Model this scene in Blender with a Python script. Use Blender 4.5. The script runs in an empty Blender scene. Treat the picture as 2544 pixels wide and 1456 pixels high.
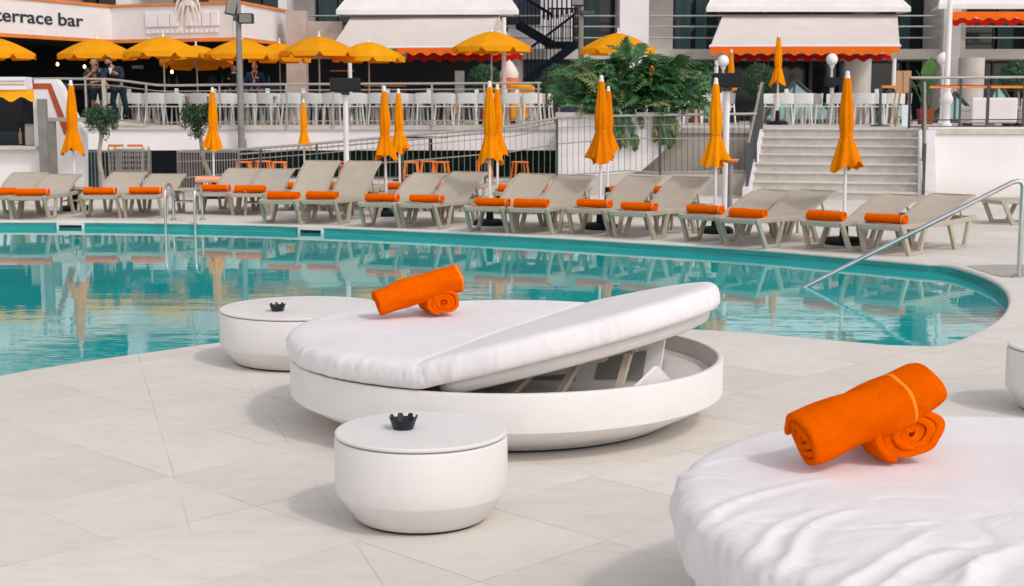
import bpy, bmesh, math, random
from mathutils import Vector, Matrix, noise
random.seed(7)
S = bpy.context.scene
COL = S.collection
R = math.radians
# ------------------------------------------------------------------ measuring: a picture point -> a place in the world
F_, P_, H_ = 3533.0, 0.1295, 1.735
def ray(x, y):
    dx = (x-1272)/F_; dy = (728-y)/F_
    return Vector((dx, math.cos(P_)+dy*math.sin(P_), -math.sin(P_)+dy*math.cos(P_)))
def on_z(x, y, z=0.0):
    d = ray(x, y); t = (z-H_)/d.z
    return Vector((d.x*t, d.y*t, z))
def at(x, y, Y):
    d = ray(x, y); t = Y/d.y
    return Vector((d.x*t, Y, H_+d.z*t))
# ------------------------------------------------------------------ mesh builder
class MB:
    def __init__(s): s.v = []; s.f = []; s.m = []
    def add(s, vs, fs, mi=0):
        o = len(s.v); s.v += [tuple(v) for v in vs]; s.f += [tuple(i+o for i in f) for f in fs]; s.m += [mi]*len(fs); return s
    def box(s, x0, y0, z0, x1, y1, z1, mi=0, mat=None):
        vs = [Vector((x, y, z)) for z in (z0, z1) for y in (y0, y1) for x in (x0, x1)]
        if mat is not None: vs = [mat @ v for v in vs]
        return s.add(vs, [(0,2,3,1),(4,5,7,6),(0,1,5,4),(2,6,7,3),(0,4,6,2),(1,3,7,5)], mi)
    def cbox(s, c, sx, sy, sz, rz=0, mi=0, rx=0, ry=0):
        m = Matrix.Translation(c) @ Matrix.Rotation(rz, 4, 'Z') @ Matrix.Rotation(ry, 4, 'Y') @ Matrix.Rotation(rx, 4, 'X')
        return s.box(-sx/2, -sy/2, -sz/2, sx/2, sy/2, sz/2, mi, m)
    def bar(s, a, b, w, h, mi=0, up=(0,0,1)):
        a = Vector(a); b = Vector(b); d = (b-a); L = d.length; d.normalize(); u = Vector(up)
        r = d.cross(u)
        if r.length < 1e-4: r = Vector((1,0,0))
        r.normalize(); u = r.cross(d)
        vs = [p + r*(i*w/2) + u*(j*h/2) for p in (a, b) for j in (-1, 1) for i in (-1, 1)]
        return s.add(vs, [(0,2,3,1),(4,5,7,6),(0,1,5,4),(2,6,7,3),(0,4,6,2),(1,3,7,5)], mi)
    def tube(s, pts, r, n=8, mi=0, closed=False):
        pts = [Vector(p) for p in pts]; rs = r if isinstance(r, (list, tuple)) else [r]*len(pts)
        vs = []; K = len(pts); prev = None
        for i, p in enumerate(pts):
            if closed: d = pts[(i+1) % K]-pts[i-1]
            else: d = pts[min(i+1, K-1)]-pts[max(i-1, 0)]
            d.normalize()
            if prev is None:
                u = d.cross(Vector((0,0,1)))
                if u.length < 1e-3: u = d.cross(Vector((1,0,0)))
            else: u = prev - d*prev.dot(d)
            u.normalize(); prev = u; w = d.cross(u)
            for k in range(n):
                a = 2*math.pi*k/n; vs.append(p + (u*math.cos(a)+w*math.sin(a))*rs[i])
        fs = []
        for i in range(K if closed else K-1):
            j = (i+1) % K
            for k in range(n): fs.append((i*n+k, i*n+(k+1) % n, j*n+(k+1) % n, j*n+k))
        if not closed: fs += [tuple(range(n))[::-1], tuple((K-1)*n+k for k in range(n))]
        return s.add(vs, fs, mi)
    def lathe(s, prof, n=32, c=(0,0,0), mi=0, rad=None, cap=False):
        vs = []; c = Vector(c)
        for r, z in prof:
            for k in range(n):
                a = 2*math.pi*k/n; q = r*(rad(a, z) if rad else 1)
                vs.append(c+Vector((q*math.cos(a), q*math.sin(a), z)))
        fs = [(i*n+k, i*n+(k+1) % n, (i+1)*n+(k+1) % n, (i+1)*n+k) for i in range(len(prof)-1) for k in range(n)]
        if cap: fs += [tuple(range(n))[::-1], tuple((len(prof)-1)*n+k for k in range(n))]
        return s.add(vs, fs, mi)
    def prism(s, pts, vec, mi=0):
        n = len(pts); vec = Vector(vec); vs = [Vector(p) for p in pts]+[Vector(p)+vec for p in pts]
        return s.add(vs, [tuple(range(n))[::-1], tuple(range(n, 2*n))]+[(k, (k+1) % n, n+(k+1) % n, n+k) for k in range(n)], mi)
    def strip(s, rows, mi=0, wrap=False):
        n = len(rows[0]); vs = [v for r in rows for v in r]
        fs = [(i*n+k, i*n+(k+1) % n, (i+1)*n+(k+1) % n, (i+1)*n+k) for i in range(len(rows)-1) for k in range(n if wrap else n-1)]
        return s.add(vs, fs, mi)
    def build(s, name, mats, parent=None, smooth=None, loc=None, rz=0, bevel=0, fixn=True):
        me = bpy.data.meshes.new(name); me.from_pydata(s.v, [], s.f)
        for m in (mats if isinstance(mats, (list, tuple)) else [mats]): me.materials.append(m)
        if any(s.m): me.polygons.foreach_set('material_index', s.m)
        if fixn:
            bm = bmesh.new(); bm.from_mesh(me); bmesh.ops.recalc_face_normals(bm, faces=bm.faces[:]); bm.to_mesh(me); bm.free()
        if smooth is not None:
            me.polygons.foreach_set('use_smooth', [True]*len(me.polygons))
            if smooth < 180: me.set_sharp_from_angle(angle=R(smooth))
        me.update()
        o = bpy.data.objects.new(name, me); COL.objects.link(o)
        if parent: o.parent = parent
        if loc is not None: o.location = loc
        if rz: o.rotation_euler.z = rz
        if bevel:
            b = o.modifiers.new('edge', 'BEVEL'); b.width = bevel; b.segments = 2; b.limit_method = 'ANGLE'; b.angle_limit = R(40)
        return o
def tag(o, label, cat, group=None, kind=None):
    if label: o['label'] = label
    if cat: o['category'] = cat
    if group: o['group'] = group
    if kind: o['kind'] = kind
    return o
def thing(name, label, cat, loc=(0,0,0), rz=0, group=None):
    o = bpy.data.objects.new(name, None); COL.objects.link(o); o.location = loc; o.rotation_euler.z = rz; o.empty_display_size = .2
    return tag(o, label, cat, group)
def dup(root, loc, rz=0, label=None, scale=None):
    r = root.copy(); COL.objects.link(r); r.location = loc; r.rotation_euler = (0,0,rz)
    if scale: r.scale = scale
    if label: r['label'] = label
    def kids(src, dst):
        for ch in list(src.children):
            c = ch.copy(); COL.objects.link(c); c.parent = dst; kids(ch, c)
    kids(root, r); return r
def structure(o): o['kind'] = 'structure'; return o
def smoothline(pts, n=8, closed=False):
    out = []; K = len(pts); pts = [Vector(p) for p in pts]
    for i in range(K if closed else K-1):
        g = (lambda j: pts[j % K]) if closed else (lambda j: pts[max(0, min(K-1, j))])
        a, b, c, d = g(i-1), g(i), g(i+1), g(i+2)
        for k in range(n):
            t = k/n
            out.append(.5*((2*b)+(c-a)*t+(2*a-5*b+4*c-d)*t*t+(3*b-a-3*c+d)*t**3))
    if not closed: out.append(pts[-1])
    return out
# ------------------------------------------------------------------ materials
def mat(name, col, rough=.6, var=.06, vscale=3, bump=0, bscale=40, metal=0, spec=.5, coord='Object', trans=None, island=0, stretch=None, sheen=0, hue2=None, objrand=0):
    m = bpy.data.materials.new(name); m.use_nodes = True; N = m.node_tree.nodes; L = m.node_tree.links
    p = N['Principled BSDF']; p.inputs['Roughness'].default_value = rough; p.inputs['Metallic'].default_value = metal
    p.inputs['Specular IOR Level'].default_value = spec
    if sheen: p.inputs['Sheen Weight'].default_value = sheen; p.inputs['Sheen Roughness'].default_value = .4
    tc = N.new('ShaderNodeTexCoord'); vec = tc.outputs[coord]
    if stretch:
        mp = N.new('ShaderNodeMapping'); mp.inputs['Scale'].default_value = stretch; L.new(vec, mp.inputs['Vector']); vec = mp.outputs['Vector']
    nz = N.new('ShaderNodeTexNoise'); nz.inputs['Scale'].default_value = vscale; nz.inputs['Detail'].default_value = 5; nz.inputs['Roughness'].default_value = .6
    L.new(vec, nz.inputs['Vector'])
    mix = N.new('ShaderNodeMix'); mix.data_type = 'RGBA'
    c = Vector(col); lo = c*(1-var*2); hi = Vector([min(1, x*(1+var)) for x in c])
    if hue2: lo = Vector(hue2)
    mix.inputs[6].default_value = (*lo, 1); mix.inputs[7].default_value = (*hi, 1)
    rp = N.new('ShaderNodeMapRange'); rp.inputs[1].default_value = .3; rp.inputs[2].default_value = .7
    L.new(nz.outputs['Fac'], rp.inputs[0])
    fac = rp.outputs[0]
    if island:
        g = N.new('ShaderNodeNewGeometry'); mm = N.new('ShaderNodeMix'); mm.inputs[0].default_value = island
        L.new(rp.outputs[0], mm.inputs[2]); L.new(g.outputs['Random Per Island'], mm.inputs[3]); fac = mm.outputs[0]
    L.new(fac, mix.inputs[0]); col_out = mix.outputs[2]
    if objrand:
        oi = N.new('ShaderNodeObjectInfo'); hv = N.new('ShaderNodeHueSaturation')
        for k_, lo_, hi_ in (('Value', 1-objrand, 1+objrand*.35), ('Hue', .5-objrand*.07, .5+objrand*.05)):
            r_ = N.new('ShaderNodeMapRange'); r_.inputs[3].default_value = lo_; r_.inputs[4].default_value = hi_; L.new(oi.outputs['Random'], r_.inputs[0]); L.new(r_.outputs[0], hv.inputs[k_])
        L.new(col_out, hv.inputs['Color']); col_out = hv.outputs[0]
    L.new(col_out, p.inputs['Base Color'])
    if bump:
        n2 = N.new('ShaderNodeTexNoise'); n2.inputs['Scale'].default_value = bscale; n2.inputs['Detail'].default_value = 4
        L.new(vec, n2.inputs['Vector'])
        b = N.new('ShaderNodeBump'); b.inputs['Strength'].default_value = bump; b.inputs['Distance'].default_value = .01
        L.new(n2.outputs['Fac'], b.inputs['Height']); L.new(b.outputs['Normal'], p.inputs['Normal'])
    if trans:
        t = N.new('ShaderNodeBsdfTranslucent'); t.inputs['Color'].default_value = (*trans[0], 1)
        ms = N.new('ShaderNodeMixShader'); ms.inputs[0].default_value = trans[1]
        L.new(p.outputs[0], ms.inputs[1]); L.new(t.outputs[0], ms.inputs[2]); L.new(ms.outputs[0], N['Material Output'].inputs['Surface'])
    return m
M = {}
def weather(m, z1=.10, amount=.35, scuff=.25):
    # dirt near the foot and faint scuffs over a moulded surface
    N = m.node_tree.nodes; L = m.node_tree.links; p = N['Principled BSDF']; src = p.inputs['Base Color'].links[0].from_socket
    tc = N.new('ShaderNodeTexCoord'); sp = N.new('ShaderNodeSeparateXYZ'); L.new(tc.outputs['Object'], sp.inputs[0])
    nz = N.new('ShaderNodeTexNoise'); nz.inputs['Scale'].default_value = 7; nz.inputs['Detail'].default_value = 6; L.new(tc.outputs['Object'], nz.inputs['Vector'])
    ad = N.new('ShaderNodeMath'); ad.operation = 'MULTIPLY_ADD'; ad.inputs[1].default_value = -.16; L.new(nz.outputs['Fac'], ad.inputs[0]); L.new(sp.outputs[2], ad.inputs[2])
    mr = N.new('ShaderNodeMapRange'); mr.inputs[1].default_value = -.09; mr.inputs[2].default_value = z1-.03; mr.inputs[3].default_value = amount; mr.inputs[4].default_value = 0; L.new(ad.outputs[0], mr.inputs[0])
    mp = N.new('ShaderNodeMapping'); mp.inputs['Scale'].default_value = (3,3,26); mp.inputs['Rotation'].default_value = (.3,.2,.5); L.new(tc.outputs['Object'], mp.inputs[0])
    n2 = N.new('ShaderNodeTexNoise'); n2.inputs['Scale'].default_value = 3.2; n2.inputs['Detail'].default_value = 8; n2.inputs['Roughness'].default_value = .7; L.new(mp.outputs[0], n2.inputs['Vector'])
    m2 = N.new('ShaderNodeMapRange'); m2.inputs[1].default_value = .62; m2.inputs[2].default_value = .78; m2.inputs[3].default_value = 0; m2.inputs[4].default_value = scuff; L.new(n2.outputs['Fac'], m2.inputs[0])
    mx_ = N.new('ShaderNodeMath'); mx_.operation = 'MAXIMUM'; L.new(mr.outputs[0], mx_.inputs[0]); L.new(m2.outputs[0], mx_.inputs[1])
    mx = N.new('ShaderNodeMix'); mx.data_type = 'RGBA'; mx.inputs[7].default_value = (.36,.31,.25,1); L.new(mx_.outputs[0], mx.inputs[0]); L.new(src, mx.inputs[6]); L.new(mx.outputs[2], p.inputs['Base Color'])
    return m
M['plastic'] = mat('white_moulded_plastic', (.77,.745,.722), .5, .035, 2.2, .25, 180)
M['plastic_in'] = mat('white_inner_plastic', (.72,.70,.66), .6, .03, 3)
M['fabric'] = mat('white_cover_fabric', (.785,.755,.765), .9, .03, 3, .25, 300, spec=.2)
M['grey_in'] = mat('grey_recess', (.25,.24,.22), .7)
M['towel'] = mat('orange_terry', (1.0,.138,.0), .95, .05, 14, 1.0, 240, spec=.0)
M['towel_hem'] = mat('pale_hem_band', (.98,.29,.03), .95, .05, 30, .5, 300, spec=.0)
M['towel_edge'] = mat('pale_towel_edge', (.95,.42,.25), .95, .05, 30, .5, 300, spec=.1)
M['black'] = mat('black_plastic', (.006,.009,.015), .45, .1, 8, spec=.2)
M['tray'] = mat('ashtray_plastic', (.008,.014,.022), .3, .1, 8, spec=.35)
M['foot'] = mat('dark_foot', (.02,.025,.035), .7)
M['lframe'] = mat('beige_resin', (.44,.388,.305), .5, .05, 5)
M['lsling'] = mat('beige_sling', (.46,.405,.325), .8, .04, 6, .25, 160, objrand=.09)
M['paras'] = mat('yellow_canopy', (.97,.305,.002), .85, .06, 5, .2, 90, trans=((.95,.22,.0), .20), spec=.05, objrand=.12)
M['open'] = mat('golden_canopy', (.98,.44,.012), .85, .05, 4, .15, 60, trans=((.95,.13,.0), .26), spec=.05, objrand=.06)
M['white'] = mat('white_paint', (.79,.765,.765), .6, .035, 1.3, .06, 30)
M['wwall'] = mat('white_render', (.79,.76,.765), .85, .035, .9, .12, 45)
M['bwall'] = mat('beige_render', (.50,.455,.40), .85, .06, 1.1, .12, 45)
M['swall'] = mat('facade_render', (.56,.52,.48), .85, .06, .8, .08, 30)
M['pink'] = mat('warm_stone', (.52,.40,.35), .75, .1, 2, .08, 30)
M['stone'] = mat('stair_stone', (.56,.52,.46), .75, .09, 5, .12, 50)
M['steel'] = mat('brushed_steel', (.60,.60,.60), .24, .06, 4, metal=1)
M['rail'] = mat('galvanised_rail', (.42,.39,.35), .45, .08, 4, metal=.35)
M['dmetal'] = mat('dark_rail', (.075,.078,.08), .5, .1, 6, metal=.3)
M['gmetal'] = mat('grey_post_metal', (.25,.24,.22), .55, .12, 3, metal=.2)
M['glass'] = mat('dark_teal_glazing', (.006,.022,.030), .08, .3, .6)
M['curtain'] = mat('teal_blind', (.012,.075,.085), .35, .3, 1.2, stretch=(6,1,.4))
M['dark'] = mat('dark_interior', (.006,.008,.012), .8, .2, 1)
M['navy'] = mat('navy_panel', (.010,.022,.036), .6, .3, 1)
M['green'] = mat('green_screen', (.012,.062,.036), .9, .3, 3, .2, 40)
M['orange'] = mat('orange_trim', (.78,.235,.035), .6, .08, 3)
M['rust'] = mat('brick_orange_trim', (.42,.075,.02), .6, .1, 3)
M['oran2'] = mat('orange_stool_paint', (.90,.22,.008), .5, .08, 5)
M['aw_or'] = mat('orange_valance', (.92,.17,.012), .85, .06, 3, trans=((.9,.12,.0),.15), spec=.2)
M['aw_shade'] = mat('shaded_valance', (.42,.012,.006), .9, .1, 3, spec=.1)  # rear valance: the shade under the awning is put into its dark red
M['cream'] = mat('cream_awning', (.72,.66,.61), .9, .03, 2, .1, 80, trans=((.6,.5,.4),.06), spec=.2)
M['yel'] = mat('yellow_valance', (.93,.40,.012), .85, .05, 3, spec=.2)
M['chair'] = mat('white_chair_resin', (.70,.685,.66), .5, .05, 4)
M['leafd'] = mat('philodendron_leaf', (.062,.175,.046), .45, .3, 2, island=.85, hue2=(.010,.055,.028), trans=((.08,.2,.03),.12))
M['leafy'] = mat('pale_leaf', (.19,.22,.065), .5, .2, 2, island=.8, hue2=(.06,.12,.035), trans=((.2,.25,.03),.12))
M['leaft'] = mat('ficus_leaf', (.050,.105,.038), .55, .3, 2, island=.85, hue2=(.010,.042,.022), trans=((.08,.16,.03),.12))
M['leafb'] = mat('bush_leaf', (.040,.125,.040), .55, .3, 2, island=.85, hue2=(.008,.045,.024))
M['leafg'] = mat('banana_leaf', (.10,.20,.045), .4, .3, 3, hue2=(.03,.11,.03), stretch=(1,1,14), trans=((.2,.35,.05),.2))
M['bark'] = mat('pale_bark', (.40,.335,.27), .9, .2, 9, .5, 30)
M['wood'] = mat('easel_wood', (.47,.27,.125), .6, .12, 4, stretch=(8,8,1))
M['terra'] = mat('terracotta', (.30,.055,.018), .8, .12, 4, .1, 40)
M['teal'] = mat('pale_teal_panel', (.22,.42,.38), .5, .1, 1.5)
M['sofa'] = mat('white_upholstery', (.80,.74,.74), .9, .03, 3, .1, 40)
M['skin'] = mat('skin', (.42,.19,.125), .55, .08, 12)
M['skin2'] = mat('fair_skin', (.52,.27,.20), .55, .08, 12)
M['hairb'] = mat('black_hair', (.012,.010,.010), .6, .2, 20)
M['hairg'] = mat('grey_hair', (.42,.38,.34), .7, .15, 20)
M['navyc'] = mat('navy_cloth', (.010,.024,.044), .9, .2, 8)
M['navyt'] = mat('dark_blue_tee', (.012,.034,.050), .9, .2, 8)
M['bluec'] = mat('blue_shirt_cloth', (.012,.055,.16), .9, .15, 8)
M['globe'] = mat('opal_globe', (.86,.86,.86), .3, .02, 2)
M['ltblue'] = mat('pale_card', (.60,.70,.74), .6, .05, 6)
M['text'] = mat('navy_lettering', (.010,.024,.040), .5, .05, 6)
M['relief'] = mat('white_relief_letter', (.86,.83,.84), .5, .02, 3)
M['palmw'] = mat('cream_emblem', (.84,.76,.70), .55, .03, 6)
M['hood'] = mat('white_hood', (.80,.765,.76), .6, .04, 2)
def emis(name, col, st):
    m = bpy.data.materials.new(name); m.use_nodes = True; p = m.node_tree.nodes['Principled BSDF']
    p.inputs['Base Color'].default_value = (*col, 1); p.inputs['Emission Color'].default_value = (*col, 1); p.inputs['Emission Strength'].default_value = st
    return m
M['bulb'] = emis('warm_bulb', (1,.62,.22), 6)
M['neon'] = emis('dim_white_letters', (.5,.55,.55), .12)
M['flame'] = mat('pink_striped_cloth', (.75,.25,.28), .9, .3, 60)
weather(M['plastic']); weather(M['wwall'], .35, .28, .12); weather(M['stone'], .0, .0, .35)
# deck stone with faint joints
def deck_material():
    m = bpy.data.materials.new('deck_stone'); m.use_nodes = True; N = m.node_tree.nodes; L = m.node_tree.links; p = N['Principled BSDF']
    p.inputs['Roughness'].default_value = .7; p.inputs['Specular IOR Level'].default_value = .3
    tc = N.new('ShaderNodeTexCoord')
    def mth(op, a, b=None, c=None):
        n = N.new('ShaderNodeMath'); n.operation = op
        for i, v in enumerate((a, b, c)):
            if v is None: continue
            if isinstance(v, (int, float)): n.inputs[i].default_value = v
            else: L.new(v, n.inputs[i])
        return n.outputs[0]
    sp = N.new('ShaderNodeSeparateXYZ'); L.new(tc.outputs['Object'], sp.inputs[0]); X, Y = sp.outputs[0], sp.outputs[1]
    def line(a, b, off, period, w):
        u = mth('ADD', mth('MULTIPLY', X, a), mth('MULTIPLY', Y, b)); u = mth('ADD', u, off+50*(period or 0))
        if period:
            fr = mth('PINGPONG', u, period/2); d = fr
        else: d = mth('ABSOLUTE', u)
        mr = N.new('ShaderNodeMapRange'); mr.interpolation_type = 'SMOOTHSTEP'; mr.inputs[1].default_value = w*.3; mr.inputs[2].default_value = w; mr.inputs[3].default_value = 1; mr.inputs[4].default_value = 0
        L.new(d, mr.inputs[0]); return mr.outputs[0]
    q = .7071
    l1 = line(q, q, -.66, .71, .006); l2 = line(-q, q, -.12, .71, .006)
    l3 = line(.955, .298, 1.6*.955-6.57*.298, None, .006); l4 = line(.955, .298, 1.12*.955-7.11*.298, None, .005)
    nz0 = N.new('ShaderNodeTexNoise'); nz0.inputs['Scale'].default_value = 1.3; L.new(tc.outputs['Object'], nz0.inputs['Vector'])
    fade = N.new('ShaderNodeMapRange'); fade.inputs[1].default_value = .42; fade.inputs[2].default_value = .62; fade.inputs[3].default_value = .06; fade.inputs[4].default_value = 1; L.new(nz0.outputs['Fac'], fade.inputs[0])
    J = mth('MAXIMUM', mth('MULTIPLY', mth('MAXIMUM', l1, l2), fade.outputs[0]), mth('MULTIPLY', mth('MAXIMUM', l3, l4), mth('MULTIPLY', fade.outputs[0], .7)))
    def nzt(sc, det, rough=.6, vec=None):
        n = N.new('ShaderNodeTexNoise'); n.inputs['Scale'].default_value = sc; n.inputs['Detail'].default_value = det; n.inputs['Roughness'].default_value = rough
        L.new(vec or tc.outputs['Object'], n.inputs['Vector']); return n.outputs['Fac']
    big = nzt(.55, 3); mid = nzt(5, 6, .7)
    mp = N.new('ShaderNodeMapping'); mp.inputs['Scale'].default_value = (2, 9, 1); mp.inputs['Rotation'].default_value = (0,0,R(8)); L.new(tc.outputs['Object'], mp.inputs['Vector'])
    streak = nzt(1.6, 5, .6, mp.outputs[0])
    # each tile slightly its own tone
    def cell(a, b, off):
        u = mth('ADD', mth('MULTIPLY', X, a), mth('MULTIPLY', Y, b)); return mth('FLOOR', mth('DIVIDE', mth('ADD', u, off), .71))
    cv = N.new('ShaderNodeCombineXYZ'); L.new(cell(q, q, -.66), cv.inputs[0]); L.new(cell(-q, q, -.12), cv.inputs[1])
    wn = N.new('ShaderNodeTexWhiteNoise'); wn.noise_dimensions = '2D'; L.new(cv.outputs[0], wn.inputs['Vector'])
    t = mth('ADD', mth('ADD', mth('MULTIPLY', big, .45), mth('MULTIPLY', mid, .35)), mth('ADD', mth('MULTIPLY', streak, .35), mth('MULTIPLY', wn.outputs['Value'], .17)))
    cr = N.new('ShaderNodeValToRGB'); e = cr.color_ramp.elements
    e[0].position = .38; e[0].color = (.575,.53,.475,1); e[1].position = .82; e[1].color = (.745,.698,.645,1)
    L.new(t, cr.inputs[0])
    mx = N.new('ShaderNodeMix'); mx.data_type = 'RGBA'; mx.inputs[7].default_value = (.27,.225,.175,1)
    L.new(cr.outputs[0], mx.inputs[6]); L.new(mth('MULTIPLY', J, .46), mx.inputs[0])
    # small stains
    vo = N.new('ShaderNodeTexVoronoi'); vo.inputs['Scale'].default_value = 1.1; L.new(tc.outputs['Object'], vo.inputs['Vector'])
    st = N.new('ShaderNodeMapRange'); st.inputs[1].default_value = .012; st.inputs[2].default_value = .035; st.inputs[3].default_value = .35; st.inputs[4].default_value = 0; L.new(vo.outputs['Distance'], st.inputs[0])
    m2 = N.new('ShaderNodeMix'); m2.data_type = 'RGBA'; m2.inputs[7].default_value = (.33,.29,.24,1); L.new(mx.outputs[2], m2.inputs[6]); L.new(st.outputs[0], m2.inputs[0])
    L.new(m2.outputs[2], p.inputs['Base Color'])
    b = N.new('ShaderNodeBump'); b.inputs['Strength'].default_value = .25; b.inputs['Distance'].default_value = .006
    L.new(mth('SUBTRACT', nzt(60, 4), mth('MULTIPLY', J, 1.2)), b.inputs['Height']); L.new(b.outputs[0], p.inputs['Normal'])
    return m
M['deck'] = deck_material()
M['coping'] = mat('coping_stone', (.64,.60,.57), .7, .05, 6, .12, 50)
def tile_material():
    m = bpy.data.materials.new('teal_mosaic'); m.use_nodes = True; N = m.node_tree.nodes; L = m.node_tree.links; p = N['Principled BSDF']
    p.inputs['Roughness'].default_value = .35
    tc = N.new('ShaderNodeTexCoord'); sp = N.new('ShaderNodeSeparateXYZ'); L.new(tc.outputs['Object'], sp.inputs[0])
    cr = N.new('ShaderNodeValToRGB'); nz = N.new('ShaderNodeTexNoise'); nz.inputs['Scale'].default_value = 3; nz.inputs['Detail'].default_value = 6
    mp = N.new('ShaderNodeMapping'); mp.inputs['Scale'].default_value = (.5,.5,18); L.new(tc.outputs['Object'], mp.inputs[0]); L.new(mp.outputs[0], nz.inputs['Vector'])
    cr.color_ramp.elements[0].position = .35; cr.color_ramp.elements[0].color = (.003,.24,.23,1)
    cr.color_ramp.elements[1].position = .75; cr.color_ramp.elements[1].color = (.03,.44,.40,1)
    L.new(nz.outputs['Fac'], cr.inputs[0])
    pp = N.new('ShaderNodeMath'); pp.operation = 'PINGPONG'; pp.inputs[1].default_value = .0125; L.new(sp.outputs[2], pp.inputs[0])
    mr = N.new('ShaderNodeMapRange'); mr.inputs[1].default_value = .001; mr.inputs[2].default_value = .003; mr.inputs[3].default_value = .35; mr.inputs[4].default_value = 0; L.new(pp.outputs[0], mr.inputs[0])
    mx = N.new('ShaderNodeMix'); mx.data_type = 'RGBA'; mx.inputs[7].default_value = (.12,.36,.33,1); L.new(mr.outputs[0], mx.inputs[0]); L.new(cr.outputs[0], mx.inputs[6])
    # pale scum line just above the water
    sc = N.new('ShaderNodeMapRange'); sc.inputs[1].default_value = -.112; sc.inputs[2].default_value = -.104; sc.inputs[3].default_value = .7; sc.inputs[4].default_value = 0; L.new(sp.outputs[2], sc.inputs[0])
    m2 = N.new('ShaderNodeMix'); m2.data_type = 'RGBA'; m2.inputs[7].default_value = (.40,.58,.53,1); L.new(sc.outputs[0], m2.inputs[0]); L.new(mx.outputs[2], m2.inputs[6])
    L.new(m2.outputs[2], p.inputs['Base Color']); return m
M['tile'] = tile_material()
def water_material():
    m = bpy.data.materials.new('pool_water'); m.use_nodes = True; N = m.node_tree.nodes; L = m.node_tree.links; p = N['Principled BSDF']
    p.inputs['Roughness'].default_value = .015; p.inputs['IOR'].default_value = 1.33
    tc = N.new('ShaderNodeTexCoord')
    n0 = N.new('ShaderNodeTexNoise'); n0.inputs['Scale'].default_value = .35; n0.inputs['Detail'].default_value = 3; L.new(tc.outputs['Object'], n0.inputs['Vector'])
    cr = N.new('ShaderNodeValToRGB'); cr.color_ramp.elements[0].position = .3; cr.color_ramp.elements[0].color = (.006,.325,.335,1)
    cr.color_ramp.elements[1].position = .75; cr.color_ramp.elements[1].color = (.015,.47,.465,1); L.new(n0.outputs['Fac'], cr.inputs[0]); L.new(cr.outputs[0], p.inputs['Base Color'])
    mp = N.new('ShaderNodeMapping'); mp.inputs['Scale'].default_value = (1.0,2.2,1); L.new(tc.outputs['Object'], mp.inputs[0])
    n1 = N.new('ShaderNodeTexNoise'); n1.inputs['Scale'].default_value = 1.6; n1.inputs['Detail'].default_value = 3; n1.inputs['Roughness'].default_value = .45; L.new(mp.outputs[0], n1.inputs['Vector'])
    n2 = N.new('ShaderNodeTexNoise'); n2.inputs['Scale'].default_value = 7; n2.inputs['Detail'].default_value = 2; L.new(mp.outputs[0], n2.inputs['Vector'])
    sp = N.new('ShaderNodeSeparateXYZ'); L.new(tc.outputs['Object'], sp.inputs[0])
    # livelier near the left foreground, calm at the far side
    mr = N.new('ShaderNodeMapRange'); mr.inputs[1].default_value = 8; mr.inputs[2].default_value = 17; mr.inputs[3].default_value = 1.0; mr.inputs[4].default_value = .25; L.new(sp.outputs[1], mr.inputs[0])
    ad = N.new('ShaderNodeMath'); ad.operation = 'MULTIPLY_ADD'; ad.inputs[1].default_value = .18; L.new(n2.outputs['Fac'], ad.inputs[0]); L.new(n1.outputs['Fac'], ad.inputs[2])
    b = N.new('ShaderNodeBump'); b.inputs['Distance'].default_value = .012; L.new(ad.outputs[0], b.inputs['Height'])
    ml = N.new('ShaderNodeMath'); ml.operation = 'MULTIPLY'; ml.inputs[1].default_value = .24; L.new(mr.outputs[0], ml.inputs[0]); L.new(ml.outputs[0], b.inputs['Strength'])
    L.new(b.outputs[0], p.inputs['Normal']); return m
M['water'] = water_material()
# ================================================================== POOL, DECK
def edge(px, py, z=-.03): p = on_z(px, py, z); return Vector((p.x, p.y, 0))
far = [edge(*q) for q in [(-900,556),(-400,554),(0,553),(300,554.5),(594,560),(800,566.5),(1000,574.5),(1187,583),(1400,594),(1600,606),(1865,622),(2100,641.5),(2300,659.5)]]
corner = [edge(*q) for q in [(2361,665),(2440,689),(2490,717),(2508,750),(2496,785),(2462,815),(2410,842),(2355,864),(2318,869)]]
near = [edge(*q, 0) for q in [(2200,856),(2000,838.5),(1770,820),(1500,811),(1200,811),(900,823),(700,838),(545,850),(400,870),(250,891),(120,911),(0,932),(-250,985),(-600,1070)]]
OUT = smoothline(far, 5)[:-1] + smoothline([far[-1]]+corner+[near[0]], 7)[:-1] + smoothline(near, 5)
OUT = [Vector((p.x, p.y, 0)) for p in OUT]
def offset(poly, d):
    n = len(poly); out = []
    area = sum(poly[i].x*poly[(i+1) % n].y-poly[(i+1) % n].x*poly[i].y for i in range(n)); sg = 1 if area > 0 else -1
    for i in range(n):
        a, b, c = poly[i-1], poly[i], poly[(i+1) % n]
        t1 = (b-a).normalized(); t2 = (c-b).normalized(); n1 = Vector((t1.y, -t1.x, 0))*sg; n2 = Vector((t2.y, -t2.x, 0))*sg
        q = n1+n2
        if q.length < .2: q = n1.copy()
        q.normalize(); k = max(.5, q.dot(n1)); out.append(b+q*(d/k))
    return out
def fill(loops, z, name, material):
    bm = bmesh.new(); es = []
    for lp in loops:
        vs = [bm.verts.new((p.x, p.y, z)) for p in lp]
        es += [bm.edges.new((vs[i], vs[(i+1) % len(vs)])) for i in range(len(vs))]
    bmesh.ops.triangle_fill(bm, use_beauty=True, edges=es)
    for f in bm.faces:
        if f.normal.z < 0: f.normal_flip()
    me = bpy.data.meshes.new(name); bm.to_mesh(me); bm.free(); me.materials.append(material)
    o = bpy.data.objects.new(name, me); COL.objects.link(o); return o
OUT2 = offset(OUT, .05)
big = [Vector((x, y, 0)) for x, y in ((-60,-12),(60,-12),(60,110),(-60,110))]
structure(fill([big, OUT2], 0, 'pool_deck', M['deck']))
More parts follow.
